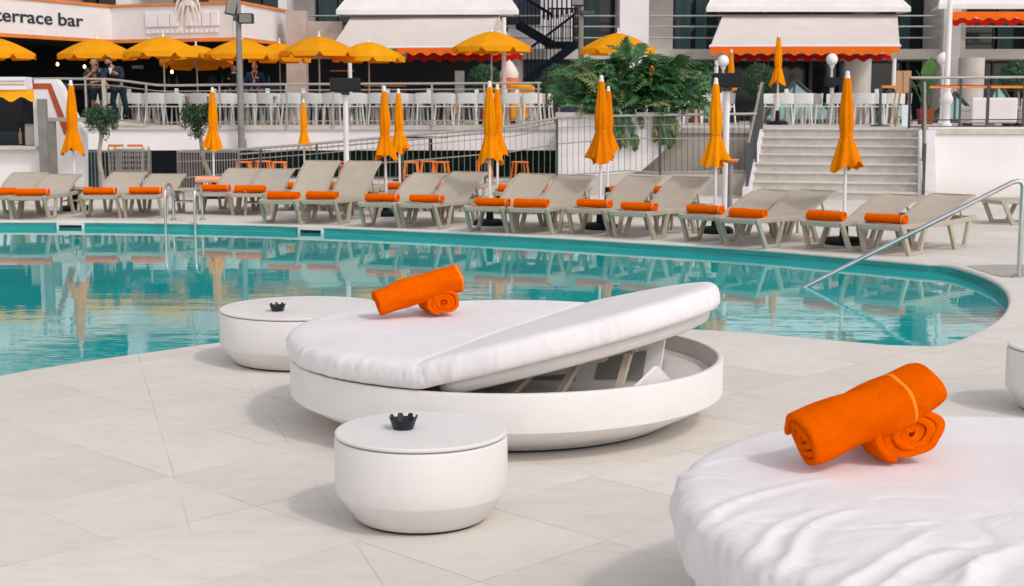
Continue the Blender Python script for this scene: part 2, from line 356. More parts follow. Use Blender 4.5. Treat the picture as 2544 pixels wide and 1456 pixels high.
# coping: a bull-nosed stone rim round the water
rows = [[Vector((p.x, p.y, z)) for p in offset(OUT, d)] for d, z in ((.052,-.03),(.0505,0),(.02,0),(.006,-.003),(-.006,-.014),(-.010,-.026),(-.004,-.036),(.004,-.04))]
structure(MB().strip(rows, wrap=True).build('pool_coping', M['deck'], smooth=60))
inn = offset(OUT, .004)
structure(MB().strip([[Vector((p.x, p.y, z)) for p in inn] for z in (-.012, -.25, -.8, -1.5)], wrap=True).build('pool_basin', M['tile']))
structure(fill([offset(OUT, .01)], -1.5, 'pool_floor', M['tile']))
structure(fill([offset(OUT, .002)], -.110, 'pool_water', M['water']))
# skimmer mouths in the far wall
def skimmer(px, w, label):
    c = edge(px, 553+ (px>600)*12); i = min(range(len(OUT)-1), key=lambda k: (OUT[k]-c).length); t = (OUT[i+1]-OUT[i-1]).normalized()
    ang = math.atan2(t.y, t.x); p = OUT[i]+(OUT[i+1]-OUT[i])*((c-OUT[i]).dot(t)/(OUT[i+1]-OUT[i]).length)
    r = thing('skimmer_box', label, 'pool skimmer', (p.x, p.y, -.114), ang, 'skimmer mouths in the pool wall')
    h = .165; b = .032
    fm = MB()
    for x0, x1, z0, z1 in ((-w/2, w/2, h/2-b, h/2), (-w/2, w/2, -h/2, -h/2+b), (-w/2, -w/2+b, -h/2+b, h/2-b), (w/2-b, w/2, -h/2+b, h/2-b)): fm.box(x0, -.035, z0, x1, .02, z1)
    fm.build('frame', M['white'], r)
    MB().box(-w/2+b, -.012, -h/2+b, w/2-b, -.008, h/2-b).build('opening', M['navy'], r)
    m2 = Matrix.Rotation(R(14), 4, 'X')
    MB().box(-w/2+b+.004, -.004, -.018, w/2-b-.004, .0, .022, 0, Matrix.Translation((0,-.02,-.028)) @ m2).build('flap', M['tile'], r)
skimmer(178, .43, 'white skimmer mouth in the pool wall left of the ladder')
skimmer(777, .42, 'white skimmer mouth in the pool wall right of the ladder')
# ladder
lp = edge(452, 557); r = thing('pool_ladder', 'stainless pool ladder with two hooped rails at the far edge', 'pool ladder', (lp.x, lp.y, 0))
for s in (-1, 1):
    x = s*.225
    path = [(x,.42,.008),(x,.42,.30),(x,.39,.44),(x,.30,.54),(x,.16,.57),(x,.02,.545),(x,-.075,.46),(x,-.10,.33),(x,-.10,0),(x,-.10,-1.0)]
    MB().tube(smoothline(path, 5), .021, 10).build('hand_rail', M['steel'], r, 60)
    MB().lathe([(.05,0),(.05,.018),(.03,.028),(.022,.03)], 14, (x,.42,.004)).build('flange', M['steel'], r, 40)
for z in (-.18, -.44, -.70): MB().cbox((0,-.12,z), .43, .09, .03).build('tread', M['steel'], r, bevel=.006)
# hand rail of the pool steps
a0 = on_z(2000, 713, -.110); b0 = on_z(2531, 689, 0)
r = thing('pool_hand_rail', 'sloping stainless steel hand rail running down into the water', 'hand rail', (b0.x, b0.y, 0))
d = Vector((a0.x-b0.x, a0.y-b0.y, 0)); top = 1.035
low = Vector((d.x, d.y, -.110)); dirn = (low-Vector((0,0,top))).normalized()
path = [(0,0,0),(0,0,.5),(0,0,top-.10),Vector((0,0,top))+dirn*.03+Vector((0,0,-.035)),Vector((0,0,top))+dirn*.12,low,low+dirn*.5]
pts = [Vector(path[0]),Vector(path[1]),Vector(path[2])]+smoothline([path[2],path[3],path[4]],6)[1:]+[low, low+dirn*.6]
MB().tube(pts, .0245, 14).build('rail', M['steel'], r, 60)
MB().lathe([(.07,0),(.07,.012),(.045,.03),(.026,.034)], 18).build('flange', M['steel'], r, 40, loc=(0,0,.002))
# flat band on the right deck: a step riser's shade painted in grey
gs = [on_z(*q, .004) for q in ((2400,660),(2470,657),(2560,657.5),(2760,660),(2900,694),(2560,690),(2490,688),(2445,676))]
structure(MB().add(gs, [tuple(range(8))]).build('riser_shade_band', mat('riser_shade_grey', (.40,.385,.35), .85, .08, 4, .1, 50)))
# ================================================================== ROUND DAYBED AND DRUM TABLES
def drum(name, label, c, Rr, h, k=1.0, group=None):
    r = thing(name, label, 'side table', c, 0, group)
    rb = Rr-.078*k
    MB().lathe([(.02,.0),(rb-.03,.0),(rb-.03,.016)], 64).build('foot_ring', M['foot'], r)
    MB().lathe([(rb-.05,.014),(rb-.012,.014),(rb,.024),(rb+.006,.034),(Rr-.004,.126),(Rr,.134),(Rr+.001,.2),(Rr,h-.035),(Rr-.006,h-.024),(Rr-.03,h-.022)], 96).build('base', M['plastic'], r, 35)
    MB().lathe([(.0,h-.019),(Rr-.012,h-.019),(Rr-.003,h-.014),(Rr-.002,h-.006),(Rr-.008,h-.001),(Rr-.02,h),(0,h)], 96).build('lid', M['plastic'], r, 35)
    return r
T1 = on_z(1048, 1285); T1h = .385
t1 = drum('drum_table', 'white round drum table in front of the daybed with a black ashtray on its lid', T1, .366, T1h, group='white drum tables')
T2 = Vector((-1.44, 9.72, 0)); T2h = .375
drum('drum_table', 'wide white drum table partly hidden behind the left side of the daybed', T2, .57, T2h, 1.1, group='white drum tables')
T3 = on_z(2660, 985); drum('drum_table', 'white drum table cut off by the right edge behind the near bed', (3.23, 8.06, 0), .366, T1h, group='white drum tables')
def ashtray(loc, sc, label):
    mb = MB(); n = 64; prof = []
    rows = []
    for r_, z in ((.0,.0),(.042,.0),(.044,.004),(.0575,.052)): rows.append([Vector((r_*math.cos(2*math.pi*k/n), r_*math.sin(2*math.pi*k/n), z)) for k in range(n)])
    def tooth(k): return .068 if (k % 8) < 4 else .052
    def ring(rr, zf): return [Vector((rr(zf(k))*math.cos(2*math.pi*k/n), rr(zf(k))*math.sin(2*math.pi*k/n), zf(k))) for k in range(n)]
    rows.append(ring(lambda z: .0575+(z-.052)*.28, tooth)); rows.append(ring(lambda z: .0545+(z-.052)*.28, tooth))
    for r_, z in ((.054,.05),(.041,.008),(.0,.008)): rows.append([Vector((r_*math.cos(2*math.pi*k/n), r_*math.sin(2*math.pi*k/n), z)) for k in range(n)])
    mb.strip(rows, wrap=True)
    o = mb.build('ashtray', M['tray'], smooth=25); o.location = loc; o.scale = (sc, sc, sc*.82); o.rotation_euler.z = R(8)
    return tag(o, label, 'ashtray', 'black ashtrays on the drum tables')
q = on_z(1000, 1071, T1h); ashtray((q.x, q.y+.045, T1h+.0005), 1.0, 'black crown-rimmed plastic ashtray on the near drum table')
q = on_z(687, 775, T2h); ashtray((q.x, q.y+.045, T2h+.0005), .92, 'black crown-rimmed plastic ashtray on the far drum table')

def bed_base(r, Rr, rb, zc, zr):
    MB().lathe([(.02,0),(rb-.04,0),(rb-.04,.018)], 96).build('foot_ring', M['foot'], r)
    MB().lathe([(rb-.06,.016),(rb-.015,.016),(rb+.004,.026),(rb+.02,.038),(Rr-.008,zc-.004),(Rr-.001,zc+.004),(Rr,zc+.02),(Rr,zr-.012),(Rr-.004,zr-.003),(Rr-.012,zr),(Rr-.026,zr),(Rr-.032,zr-.004),(Rr-.05,zr-.10),(Rr-.065,.27),(Rr-.09,.252),(0,.25)], 160).build('base', M['plastic'], r, 35)
def segment(Rr, ang, off, side, n=70, nc=46):
    """points of the part of a disc on one side of a chord whose direction is ang, at distance off from the centre"""
    u = Vector((math.cos(ang), math.sin(ang))); w = Vector((math.sin(ang), -math.cos(ang)))*side   # w points into the segment
    o_ = off*side; half = math.sqrt(Rr*Rr-off*off); a0 = math.atan2(half, o_)
    pts = []
    for i in range(n+1):
        t = -a0+2*a0*i/n; pts.append((w*math.cos(t)+u*math.sin(t))*Rr)
    for i in range(1, nc):
        t = 1-2*i/nc; pts.append(w*o_+u*half*t)
    K = len(pts); cs = (pts[0].copy(), pts[n].copy())
    for it in range(14):
        pts = [p if min((p-c).length for c in cs) > .11 else (pts[i-1]+p*2+pts[(i+1) % K])/4 for i, p in enumerate(pts)]
    return [Vector((p.x, p.y, 0)) for p in pts]
def slab(poly, prof, wob=None, inner=8, cent=None):
    """rounded pad over poly: prof = [(inset, z)...] from the bottom to the top edge, then rings shrinking to the centre"""
    n = len(poly); mb = MB(); c = cent or sum(poly, Vector())/n
    rows = [[c+Vector((0,0,prof[0][1]))]*n]
    for d, z in prof:
        q = offset(poly, -d) if d else poly
        rows.append([Vector((p.x, p.y, z)) for p in q])
    last = rows[-1]; zt = prof[-1][1]
    for i in range(1, inner+1):
        k = 1-i/inner; rows.append([c+(p-c)*k*Vector((1,1,0)) if False else Vector((c.x+(p.x-c.x)*k, c.y+(p.y-c.y)*k, zt)) for p in last])
    if wob: rows = [[wob(p) for p in rw] for rw in rows]
    return mb.strip(rows, wrap=True)
BC = Vector((-.03, 7.95, 0)); BR = 1.215; ZR = .365
bed = thing('daybed', 'round white daybed by the pool with its right half tilted up', 'daybed', BC)
bed_base(bed, BR, .945, .165, ZR)
CH = math.atan2(2.3, 1.0); OFFC = .05
def wrinkle(seed, amp, skirt):
    def f(p):
        a = math.atan2(p.y, p.x); rr = math.hypot(p.x, p.y)
        w = noise.noise(Vector((p.x*1.6, p.y*1.6, seed)))*amp*.5
        k = max(0, min(1, (rr-.85)/.3))
        fold = (noise.noise(Vector((a*11+p.z*9, p.z*5+a*6, seed+3)))*.5+noise.noise(Vector((a*30+p.z*22, p.z*6, seed+8)))*.6)*skirt*k
        q = p.copy(); q.z += w*(1-k*.6)
        if rr > 1e-4: q.x += p.x/rr*fold; q.y += p.y/rr*fold
        return q
    return f
PROF = [(.05,.0),(.012,.004),(-.004,.02),(-.012,.05),(-.008,.095),(.012,.125),(.04,.142),(.085,.152)]
PHI = R(14.5); u = Vector((math.cos(CH), math.sin(CH), 0)); wv = Vector((u.y, -u.x, 0)); hw = wv*OFFC; ZH = .045
hinge = Matrix.Translation(hw+Vector((0,0,ZR+.004))) @ Matrix.Rotation(-PHI, 4, u) @ Matrix.Translation(-hw)
def raised(o): o.matrix_local = hinge; return o
# one padded cover over both halves, bent along the hinge line
rows = []; NA = 760; rpl = random.Random(8)
PLE = [(R(rpl.uniform(205, 262)), rpl.uniform(.009,.018), rpl.uniform(.004,.011), rpl.uniform(-.9,-.2)) for _ in range(34)]+[(R(rpl.uniform(262, 345)), rpl.uniform(.008,.015), rpl.uniform(.002,.006), rpl.uniform(-.8,.3)) for _ in range(26)]+[(R(rpl.uniform(90, 205)), rpl.uniform(.010,.02), rpl.uniform(.002,.006), rpl.uniform(-.6,.6)) for _ in range(24)]
def pleat(a, z):
    v = 0
    for a0, w_, h_, sl in PLE:
        d_ = a-a0-sl*(.10-z)
        if abs(d_) < .08: v += h_*(1 if d_ < 0 else .8)*math.exp(-(d_/w_)**2)*max(0, min(1, (.138-z)/.035))
    return v
prof = [(BR*.80,.0),(BR-.05,.0),(BR-.010,.004),(BR+.006,.022),(BR+.012,.05),(BR+.012,.092),(BR+.002,.115),(BR-.014,.129),(BR-.07,.137)]+[((BR-.07)*(1-i/42), .138+.006*i/42) for i in range(1, 43)]
wr_f = wrinkle(2.0, .012, .004)
def crease(a, z, s): 
    v = noise.noise(Vector((a*22+z*55, z*4+a*2, s))); w_ = noise.noise(Vector((a*47-z*40, z*4, s+5))); return -max(0, .13-abs(v))*.11-max(0, .10-abs(w_))*.05
for rr, z in prof:
    row = []
    for k in range(NA):
        a = 2*math.pi*k/NA; p = wr_f(Vector((rr*math.cos(a), rr*math.sin(a), z)))
        e = max(0, min(1, (rr-BR*.86)/.16)); fr = max(0, math.cos(a-R(236)))**2*1.1; c_ = crease(a, z, 4)*e*.15+pleat(a, z)*e
        p.x += math.cos(a)*c_; p.y += math.sin(a)*c_; p.z += c_*.2
        d = (p-hw).dot(wv); t = max(0, min(1, (d+.03)/.11)); t = t*t*(3-2*t); ph_ = PHI*t
        p.z -= .006*math.exp(-(d/.02)**2)*(1 if z > .1 else 0)
        if t > 0:
            dz = p.z-ZH; p = p-wv*d+wv*(d*math.cos(ph_)-dz*math.sin(ph_)); p.z = ZH+d*math.sin(ph_)*1.0+dz*math.cos(ph_)
        row.append(p)
    rows.append(row)
MB().strip(rows, wrap=True).build('mattress', M['fabric'], bed, 180, loc=(0,0,ZR+.004))
segs = segment(BR-.05, CH, OFFC+.03, 1)
raised(slab(segs, [(.10,-.068),(.05,-.068),(.022,-.060),(.010,-.045),(.0,-.03),(.0,-.006),(.012,.012)], None, 3).build('backrest_shell', M['plastic'], bed, 35))
def loc_seg(s, p, z): q = u*s + Vector((u.y,-u.x,0))*p; return Vector((q.x, q.y, z))
sf = MB(); top0 = loc_seg(-.42, .26, -.083); top1 = loc_seg(-.42, .92, -.083)
raised(sf.tube([top0, top1], .014, 8).build('support_rail', M['lframe'], bed, 60))
for p in (.34, .60, .88):
    a = hinge @ loc_seg(-.42, p, -.083); b = loc_seg(-.74 if p < .8 else -.60, p-.02, .16)
    b.z = .255
    MB().bar(a, b, .036, .03).build('strut', M['lframe'], bed)
    MB().cbox(a, .05, .04, .035, rz=CH).build('hinge_bracket', M['gmetal'], bed)
pb0, pb1 = loc_seg(-.33, .10, .252), loc_seg(-.36, 1.0, .252); pt0, pt1 = hinge @ loc_seg(-.22, .10, -.072), hinge @ loc_seg(-.24, 1.02, -.072)
MB().prism([pb0, pb1, pt1, pt0], u*.02).build('inner_panel', M['plastic'], bed)
def on_panel(a, b): return pb0.lerp(pb1, a).lerp(pt0.lerp(pt1, a), b)-u*.004
for a0, a1, b0, b1 in ((.16,.48,.25,.86), (.60,.90,.30,.84)):
    MB().prism([on_panel(a0,b0), on_panel(a1,b0), on_panel(a1,b1), on_panel(a0,b1)], u*.003).build('recess_panel', M['grey_in'], bed)
# moulded gusset at the tip end of the tub
MB().prism([loc_seg(-.58,.86,.25), loc_seg(-.26,1.10,.25), loc_seg(-.40,1.00,.42)], loc_seg(.015,.02,0)).build('gusset', M['plastic'], bed)
MB().cbox(hinge @ loc_seg(-1.06,.02,.006), .05, .02, .008, rz=CH+R(40)).build('care_tag', M['rust'], bed)

# near bed, draped
B2 = Vector((1.72, 4.27, 0)); B2R = 1.205; ZT = .545
bed2 = thing('daybed', 'near round white daybed under a loose wrinkled sheet in the corner', 'daybed', B2)
bed_base(bed2, 1.14, .86, .145, .365)
def zp(zx, zy):   # a fold's points measured on the photo's enlarged corner, laid on the bed's top
    q = on_z((1900+zx/2.119)*.848, (1030+zy/2.119)*.848, ZT)-B2; return Vector((q.x, q.y, 0))
FOLDS = [([(330,1060),(480,960),(700,880),(950,820),(1220,775)], .030, .017),
 ([(180,740),(450,670),(700,650)], .022, .010), ([(230,790),(380,775),(560,790)], .02, .008),
 ([(705,1230),(730,1165),(800,1090),(950,1010),(1150,960)], .034, .022),
 ([(880,1290),(905,1200),(960,1120),(1050,1050),(1200,1000),(1420,965)], .036, .024),
 ([(1230,1420),(1340,1370),(1500,1260),(1690,1150),(1790,1105)], .040, .022),
 ([(1440,1470),(1560,1380),(1700,1290),(1900,1235),(2110,1240)], .038, .022),
 ([(1700,1500),(1840,1420),(1990,1370),(2180,1320)], .05, .02),
 ([(1960,1470),(2020,1330),(2150,1270),(2340,1190)], .055, .040),
 ([(1590,1075),(1750,1060),(2000,1090)], .03, .007), ([(480,1075),(640,1000),(820,960)], .03, .008)]
FC = []
for pts, w, h in FOLDS:
    c = smoothline([zp(*q) for q in pts], 8); e0 = c[0]; w *= .8; FC.append((c, w, h, math.atan2(e0.y, e0.x), math.hypot(e0.x, e0.y)))
rng = random.Random(3)
EXTRA = [(rng.uniform(-math.pi, math.pi), rng.uniform(.02, .05), rng.uniform(.006, .020)) for _ in range(34)]
def seg_d(p, a, b):
    ab = b-a; t = max(0, min(1, (p-a).dot(ab)/max(1e-9, ab.length_squared))); return (p-(a+ab*t)).length, t
def top_h(p):
    z = noise.noise(Vector((p.x*2.2, p.y*2.2, 4)))*.007+noise.noise(Vector((p.x*6, p.y*6, 9)))*.0025
    for c, w, h, _, _ in FC:
        d = 9
        for i in range(len(c)-1):
            dd, t = seg_d(p, c[i], c[i+1])
            if dd < d: d = dd; pos = (i+t)/(len(c)-1)
        if d < w*4:
            taper = (1-pos)*.75+.25 if pos > .1 else 1
            taper *= min(1, (1-pos)*5)
            z += h*.60*taper*(.55*math.exp(-(d/(w*.85))**2)+.45*math.exp(-(d/(w*.38))**2))-h*.2*taper*math.exp(-((d-w*1.7)/(w*.8))**2)
    v = noise.noise(Vector((p.x*3.1+p.y*2.2, p.y*4.6-p.x*2.0, 13))); far_ = max(0, min(1, (-p.y+.35)/.7))
    z -= max(0, .10-abs(v))*.05*far_
    v = noise.noise(Vector((p.x*7+p.y*4, p.y*9-p.x*5, 17))); z -= max(0, .10-abs(v))*.018*far_
    return z
rows = []; NA = 640
prof = [(0,0)]+[(B2R*i/80*.955, 0) for i in range(1, 81)]+[(B2R*.985,-.010),(B2R,-.028),(B2R+.008,-.055),(B2R+.010,-.09),(B2R+.004,-.13),(B2R-.008,-.17),(B2R-.02,-.20),(B2R-.03,-.225)]
for rr, dz in prof:
    row = []
    for k in range(NA):
        a = 2*math.pi*k/NA; p = Vector((rr*math.cos(a), rr*math.sin(a), 0))
        edgek = max(0, min(1, (rr-B2R*.90)/(B2R*.1)))
        z = top_h(p) if a > .3 else 0
        rad = 0
        if edgek > 0:
            down = min(1, -dz/.2)
            for _, w, h, ea, er in FC:
                if er > .9:
                    da = (a-ea+down*.10+math.pi) % (2*math.pi)-math.pi; rad += h*.9*math.exp(-(da/(w*1.1))**2)
            for ea, w, h in EXTRA:
                da = (a-ea+down*.08+math.pi) % (2*math.pi)-math.pi; rad += h*math.exp(-(da/w)**2)*(.3+.9*down)
            rad += noise.noise(Vector((a*9, dz*8+a*3, 1)))*.008*(.3+down)
            rad -= max(0, .13-abs(noise.noise(Vector((a*16+dz*6, dz*2, 6)))))*.11*(.4+down)
        zz = ZT+dz+z*(1-.85*max(0, min(1, -dz/.06)))
        if dz < -.2: zz += noise.noise(Vector((a*5, 0, 7)))*.025
        q = (rr+rad*edgek); row.append(Vector((q*math.cos(a), q*math.sin(a), zz)))
    rows.append(row)
MB().strip(rows, wrap=True).build('sheet', M['fabric'], bed2, 180)

# ================================================================== ROLLED TOWELS
def towel_mesh(L, Ro, turns, nt, ny, seed, squash=.85, hem=None, tel=.016, lump=.011):
    ss = [(.5-.5*math.cos(math.pi*j/ny))*.35+j/ny*.65 if ny >= 6 else j/ny for j in range(ny+1)]
    if hem:
        for a, b in hem: ss = [q for q in ss if not (a-.008 < q < b+.008)]+[a, b]
        ss.sort()
    ny = len(ss)-1
    th = Ro/(turns+.55); r0 = th*.55; N = nt; mb = MB()
    def pt(i, inner, yy, j):
        t = i/N; a = t*turns*2*math.pi+.6; rr = r0+(Ro-r0)*t
        rr -= th*(.94 if inner else 0)
        rr = max(rr, .002)
        a2 = a
        k = 1+noise.noise(Vector((math.cos(a)*1.3, math.sin(a)*1.3, yy*6+seed)))*lump/Ro*2.2
        x = rr*math.cos(a2)*k; z = rr*math.sin(a2)*squash*k
        # a kneaded, irregular core
        x += noise.noise(Vector((t*7, seed, 0)))*th*.35*(1-t); z += noise.noise(Vector((t*7, seed, 5)))*th*.35*(1-t)
        e = 1 if j == ny else (-1 if j == 0 else 0)
        y = yy + e*(tel*noise.noise(Vector((t*9, seed+e*3, 2)))*1.6 - .010*(1-t))
        rd = 1-.030*abs(e); return Vector((x*rd, y, z*rd))
    rows = []
    for j in range(ny+1):
        yy = (ss[j]-.5)*L
        rows.append([pt(i, False, yy, j) for i in range(N+1)]+[pt(i, True, yy, j) for i in range(N, -1, -1)])
    mb.strip(rows, wrap=True)
    n = 2*(N+1); base1 = ny*n
    for i in range(N):
        mb.f.append((i, i+1, n-2-i, n-1-i)); mb.f.append((base1+i, base1+n-1-i, base1+n-2-i, base1+i+1)); mb.m += [0, 0]
    if hem:
        for q, f in enumerate(mb.f):
            ys = [mb.v[i][1]/L+.5 for i in f]; my = sum(ys)/len(ys)
            if min(math.hypot(mb.v[i][0], mb.v[i][2]) for i in f) > Ro*.62 and any(a < my < b for a, b in hem): mb.m[q] = 1
    lo = min(v[2] for v in mb.v); mb.v = [(x, y, z-lo) for x, y, z in mb.v]
    return mb
def hero_towel(Lg, Ro, turns, seed, base, yaw, pitch, label, group, sq=.85, hem=None):
    mb = towel_mesh(Lg, Ro, turns, 150, 26, seed, sq, hem=hem)
    o = mb.build('rolled_towel', [M['towel'], M['towel_hem']], smooth=70)
    o.rotation_euler = (pitch, 0, yaw); o.location = base
    sub = o.modifiers.new('soft', 'SUBSURF'); sub.levels = sub.render_levels = 1
    return tag(o, label, 'towel', group)
def lay(Lg, Ro, sq, end_px, z, yaw_dir):
    pass
def towel_pair(low_px, low_len, low_R, up_px, z, which, seeds, ydir, udir, up_len, up_R, upz, hem):
    # lower roll: end face towards the viewer
    e = on_z(*low_px, z); d = Vector((ydir[0], ydir[1], 0)).normalized()
    c = e+d*(low_len/2); yaw = math.atan2(-d.x, d.y)
    hero_towel(low_len, low_R, 3.6, seeds[0], (c.x, c.y, z), yaw, 0, 'orange rolled towel lying end-on under the other on the %s' % which, 'orange towels on the daybeds', .74)
    a = on_z(*up_px, z); d = Vector(udir).normalized(); d.z = 0; d.normalize(); yaw = math.atan2(-d.x, d.y)
    pitch = math.asin(min(.6, upz/(up_len*.80)))
    c = a+d*(up_len/2*math.cos(pitch)); zz = z+math.sin(pitch)*up_len/2
    hero_towel(up_len, up_R, 3.4, seeds[1], (c.x, c.y, zz), yaw, pitch, 'orange rolled towel propped slanting on top of the other on the %s' % which, 'orange towels on the daybeds', .92, hem)
towel_pair((2262,1158), .35, .146, (2008,1165), ZT+.002, 'near daybed', (3, 11), (-.16,.98), (.44,.15,0), .51, .114, .128, [(.748,.764)])
towel_pair((1106,787), .34, .116, (945,790), ZR+.149, 'tilted daybed', (21, 31), (-.30,.95), (.5,.16,0), .53, .102, .115, [(.955,.985)])
# ================================================================== SUN LOUNGERS
LW = .60
def lounger_proto(back, name_label, seed):
    r = thing('sun_lounger', name_label, 'sun lounger', (0,0,0), 0, 'beige sun loungers along the pool')
    w = LW/2
    fm = MB()
    for s in (-1, 1):
        x = s*(w-.02)
        pts = [(x,.0,.335),(x,.06,.352),(x,.5,.345),(x,1.05,.335),(x,1.5,.345),(x,1.92,.36)]
        for a, b in zip(pts[:-1], pts[1:]): fm.bar(Vector(a), Vector(b), .046, .062)
    for y, z in ((.012,.337),(1.90,.352)): fm.cbox((0,y,z), LW-.08, .06, .06)
    for y in (.35, .72, 1.08): fm.cbox((0,y,.318), LW-.09, .035, .03)
    fm.build('frame', M['lframe'], r, bevel=.008)
    for s in (-1, 1):
        for y0, y1, y2, y3 in ((.05,.20,.46,.60), (1.22,1.36,1.60,1.74)):
            x = s*(w-.022); xb = s*(w-.006)
            p = [Vector((x,y0,.33)), Vector((xb,y1,.022)), Vector((xb,y2,.022)), Vector((x,y3,.33))]
            lm = MB(); lm.bar(p[0], p[1], .045, .060); lm.bar(p[3], p[2], .045, .060); lm.bar(p[1]+Vector((0,-.028,0)), p[2]+Vector((0,.028,0)), .048, .044)
            lm.build('leg', M['lframe'], r, bevel=.006)
    n = 14; rows = []
    def sheet(fn, n=16, m=8, t=.016):
        up = [[fn(j/n, i/m) for i in range(m+1)] for j in range(n+1)]
        mb = MB(); mb.strip(up); mb.strip([[p-Vector((0,0,t)) for p in rw] for rw in up])
        e1 = [rw[0] for rw in up]; e2 = [rw[-1] for rw in up]
        for e in (e1, e2, up[0], up[-1]): mb.strip([e, [p-Vector((0,0,t)) for p in e]])
        return mb
    ws = w-.035
    sheet(lambda v, h: Vector(((h*2-1)*ws, .01+v*1.09, .366-.016*(1-(h*2-1)**2)*math.sin(math.pi*min(1,v))-(.022*(1-v*14)**2 if v < 1/14 else 0)))).build('seat', M['lsling'], r, 60)
    # the back: a sling on its own tubular frame, hinged at the seat's rear
    L = .83
    def bk(v, h):
        q = L*v; bend = .028*math.sin(math.pi*v)-.035*max(0, v-.8)/.2*.6
        return Vector(((h*2-1)*ws*(1-.02*v), 1.09+q*math.cos(back)-bend*math.sin(back), .362+q*math.sin(back)+bend*math.cos(back)-.012*(1-(h*2-1)**2)))
    b = sheet(bk, 14, 8, .018).build('backrest', M['lsling'], r, 60)
    bf = MB()
    for s in (0, 1):
        P = [bk(v/8, s)+Vector((.02*(1 if s else -1),0,-.012)) for v in range(9)]
        for a, c in zip(P[:-1], P[1:]): bf.bar(a, c, .034, .034)
    a, c = bk(1, 0), bk(1, 1); bf.bar(a+Vector((-.03,0,-.012)), c+Vector((.03,0,-.012)), .034, .034)
    bf.build('backrest_frame', M['lframe'], b)
    if back > .15:
        for s in (-1, 1):
            m = bk(.55, 0 if s < 0 else 1); MB().bar(Vector((s*(w-.05), m.y+.12, .34)), m+Vector((0,0,-.03)), .018, .026).build('support_stay', M['lframe'], r)
    return r
BACKS = {}
def lounger(px, py, ang, back, label, z=.36, pos=None):
    F = on_z(px, py, z) if pos is None else Vector(pos); loc = (F.x, F.y, 0)
    if back not in BACKS:
        BACKS[back] = r = lounger_proto(R(back), label, 0); r.location = loc; r.rotation_euler.z = -R(ang); return r, F
    return dup(BACKS[back], loc, -R(ang), label), F
TW = None
tm = [towel_mesh(.51, .082, 2.6, 40, 7, sd_, .80, None, .01, .004).build('rolled_towel', M['towel'], smooth=70) for sd_ in (51, 63, 77)]
for k, o in enumerate(tm):
    tag(o, None, 'towel', 'orange towels at the foot of the loungers')
    # pale woven edge showing at one end
    ed = MB(); Rr = .0825; n = 24
    zc = max(v.co.z for v in o.data.vertices)/2
    ed.strip([[Vector((Rr*math.cos(2*math.pi*i/n), yy, zc+Rr*.80*math.sin(2*math.pi*i/n))) for i in range(n)] for yy in (.240, .253)], wrap=True)
    ed.build('towel_edge', M['towel_edge'], o, 60)
tused = [False]*3
rt = random.Random(5)
def towel_at(F, ang, dx, dy, label, z=.368, kind=None, flip=None):
    k = rt.randrange(3) if kind is None else kind
    c, s = math.cos(-R(ang)), math.sin(-R(ang)); p = Vector((F.x+dx*c-dy*s, F.y+dx*s+dy*c, z))
    yaw = -R(ang)+R(90)+R(rt.uniform(-4, 4))+(math.pi if (rt.random() < .5 if flip is None else flip) else 0)
    if not tused[k]:
        o = tm[k]; o.location = p; o.rotation_euler.z = yaw; o['label'] = label; tused[k] = True; return o
    return dup(tm[k], p, yaw, label)
FRONT = [(-20,489,0,21,'beige sun lounger cut off at the left edge beside the pool','orange rolled towel on the lounger cut off at the left edge'),
 (62,490,0,21,'beige sun lounger at the far left standing before the white kiosk','orange rolled towel on the lounger before the white kiosk'),
 (243,487,0,21,'beige sun lounger just right of the leftmost closed parasol','orange rolled towel on the lounger just right of the leftmost parasol'),
 (348,487,0,21,'beige sun lounger immediately left of the pool ladder','orange rolled towel on the lounger immediately left of the pool ladder'),
 (687,499,18,42,'left one of the two beige loungers with steeply raised backs','orange rolled towel on the left steep-backed lounger'),
 (786,499,18,42,'right one of the two beige loungers with steeply raised backs','orange rolled towel on the right steep-backed lounger'),
 (932,506,23,28,'beige lounger just right of the steep-backed pair, under the paired parasols','orange rolled towel on the lounger just right of the steep-backed pair'),
 (1032,508,23,28,'beige lounger two places right of the steep-backed pair','orange rolled towel on the lounger two places right of the steep-backed pair'),
 (1198,516,26,28,'beige lounger at the foot of the double parasol in the middle','orange rolled towel on the lounger at the foot of the middle double parasol'),
 (1309,519,26,28,'beige lounger just right of the double parasol in the middle','orange rolled towel on the lounger just right of the middle double parasol'),
 (1451,521,31,30,'beige lounger at the foot of the twin parasols before the planter','orange rolled towel on the lounger at the foot of the planter parasols'),
 (1559,528,34,30,'beige lounger just right of the twin parasols before the planter','orange rolled towel on the lounger just right of the planter parasols'),
 (1731,536,42,20,'beige lounger below the black loudspeaker on its white pole','orange rolled towel on the lounger below the right loudspeaker'),
 (1831,545,44,20,'beige lounger before the left half of the stone steps','orange rolled towel on the lounger before the left half of the steps'),
 (2038,552,46,20,'beige lounger at the foot of the parasol before the steps','orange rolled towel on the lounger under the parasol before the steps'),
 (2183,560,45,20,'beige lounger nearest the sloping hand rail, with its whole side in view','orange rolled towel on the lounger nearest the sloping hand rail')]
rj = random.Random(17)
for k, (px, py, an, bk, la, lt) in enumerate(FRONT):
    an += rj.uniform(-1.6, 1.6); bk = round(bk+rj.uniform(-1.8, 1.8), 2)
    r, F = lounger(px, py, an, bk, la)
    towel_at(F, an, rt.uniform(-.02,.07), rt.uniform(.15,.27), lt)
SEC = [(523,480,7,24.5,'second-row lounger just right of the pool ladder','towel on the second-row lounger just right of the pool ladder'),
 (612,482,7,24.5,'second-row lounger left of the steep-backed pair','towel on the second-row lounger left of the steep-backed pair')]
for px, py, an, bk, la, lt in SEC:
    r, F = lounger(px, py, an, bk, 'beige '+la); towel_at(F, an, 0, .2, 'orange rolled '+lt)
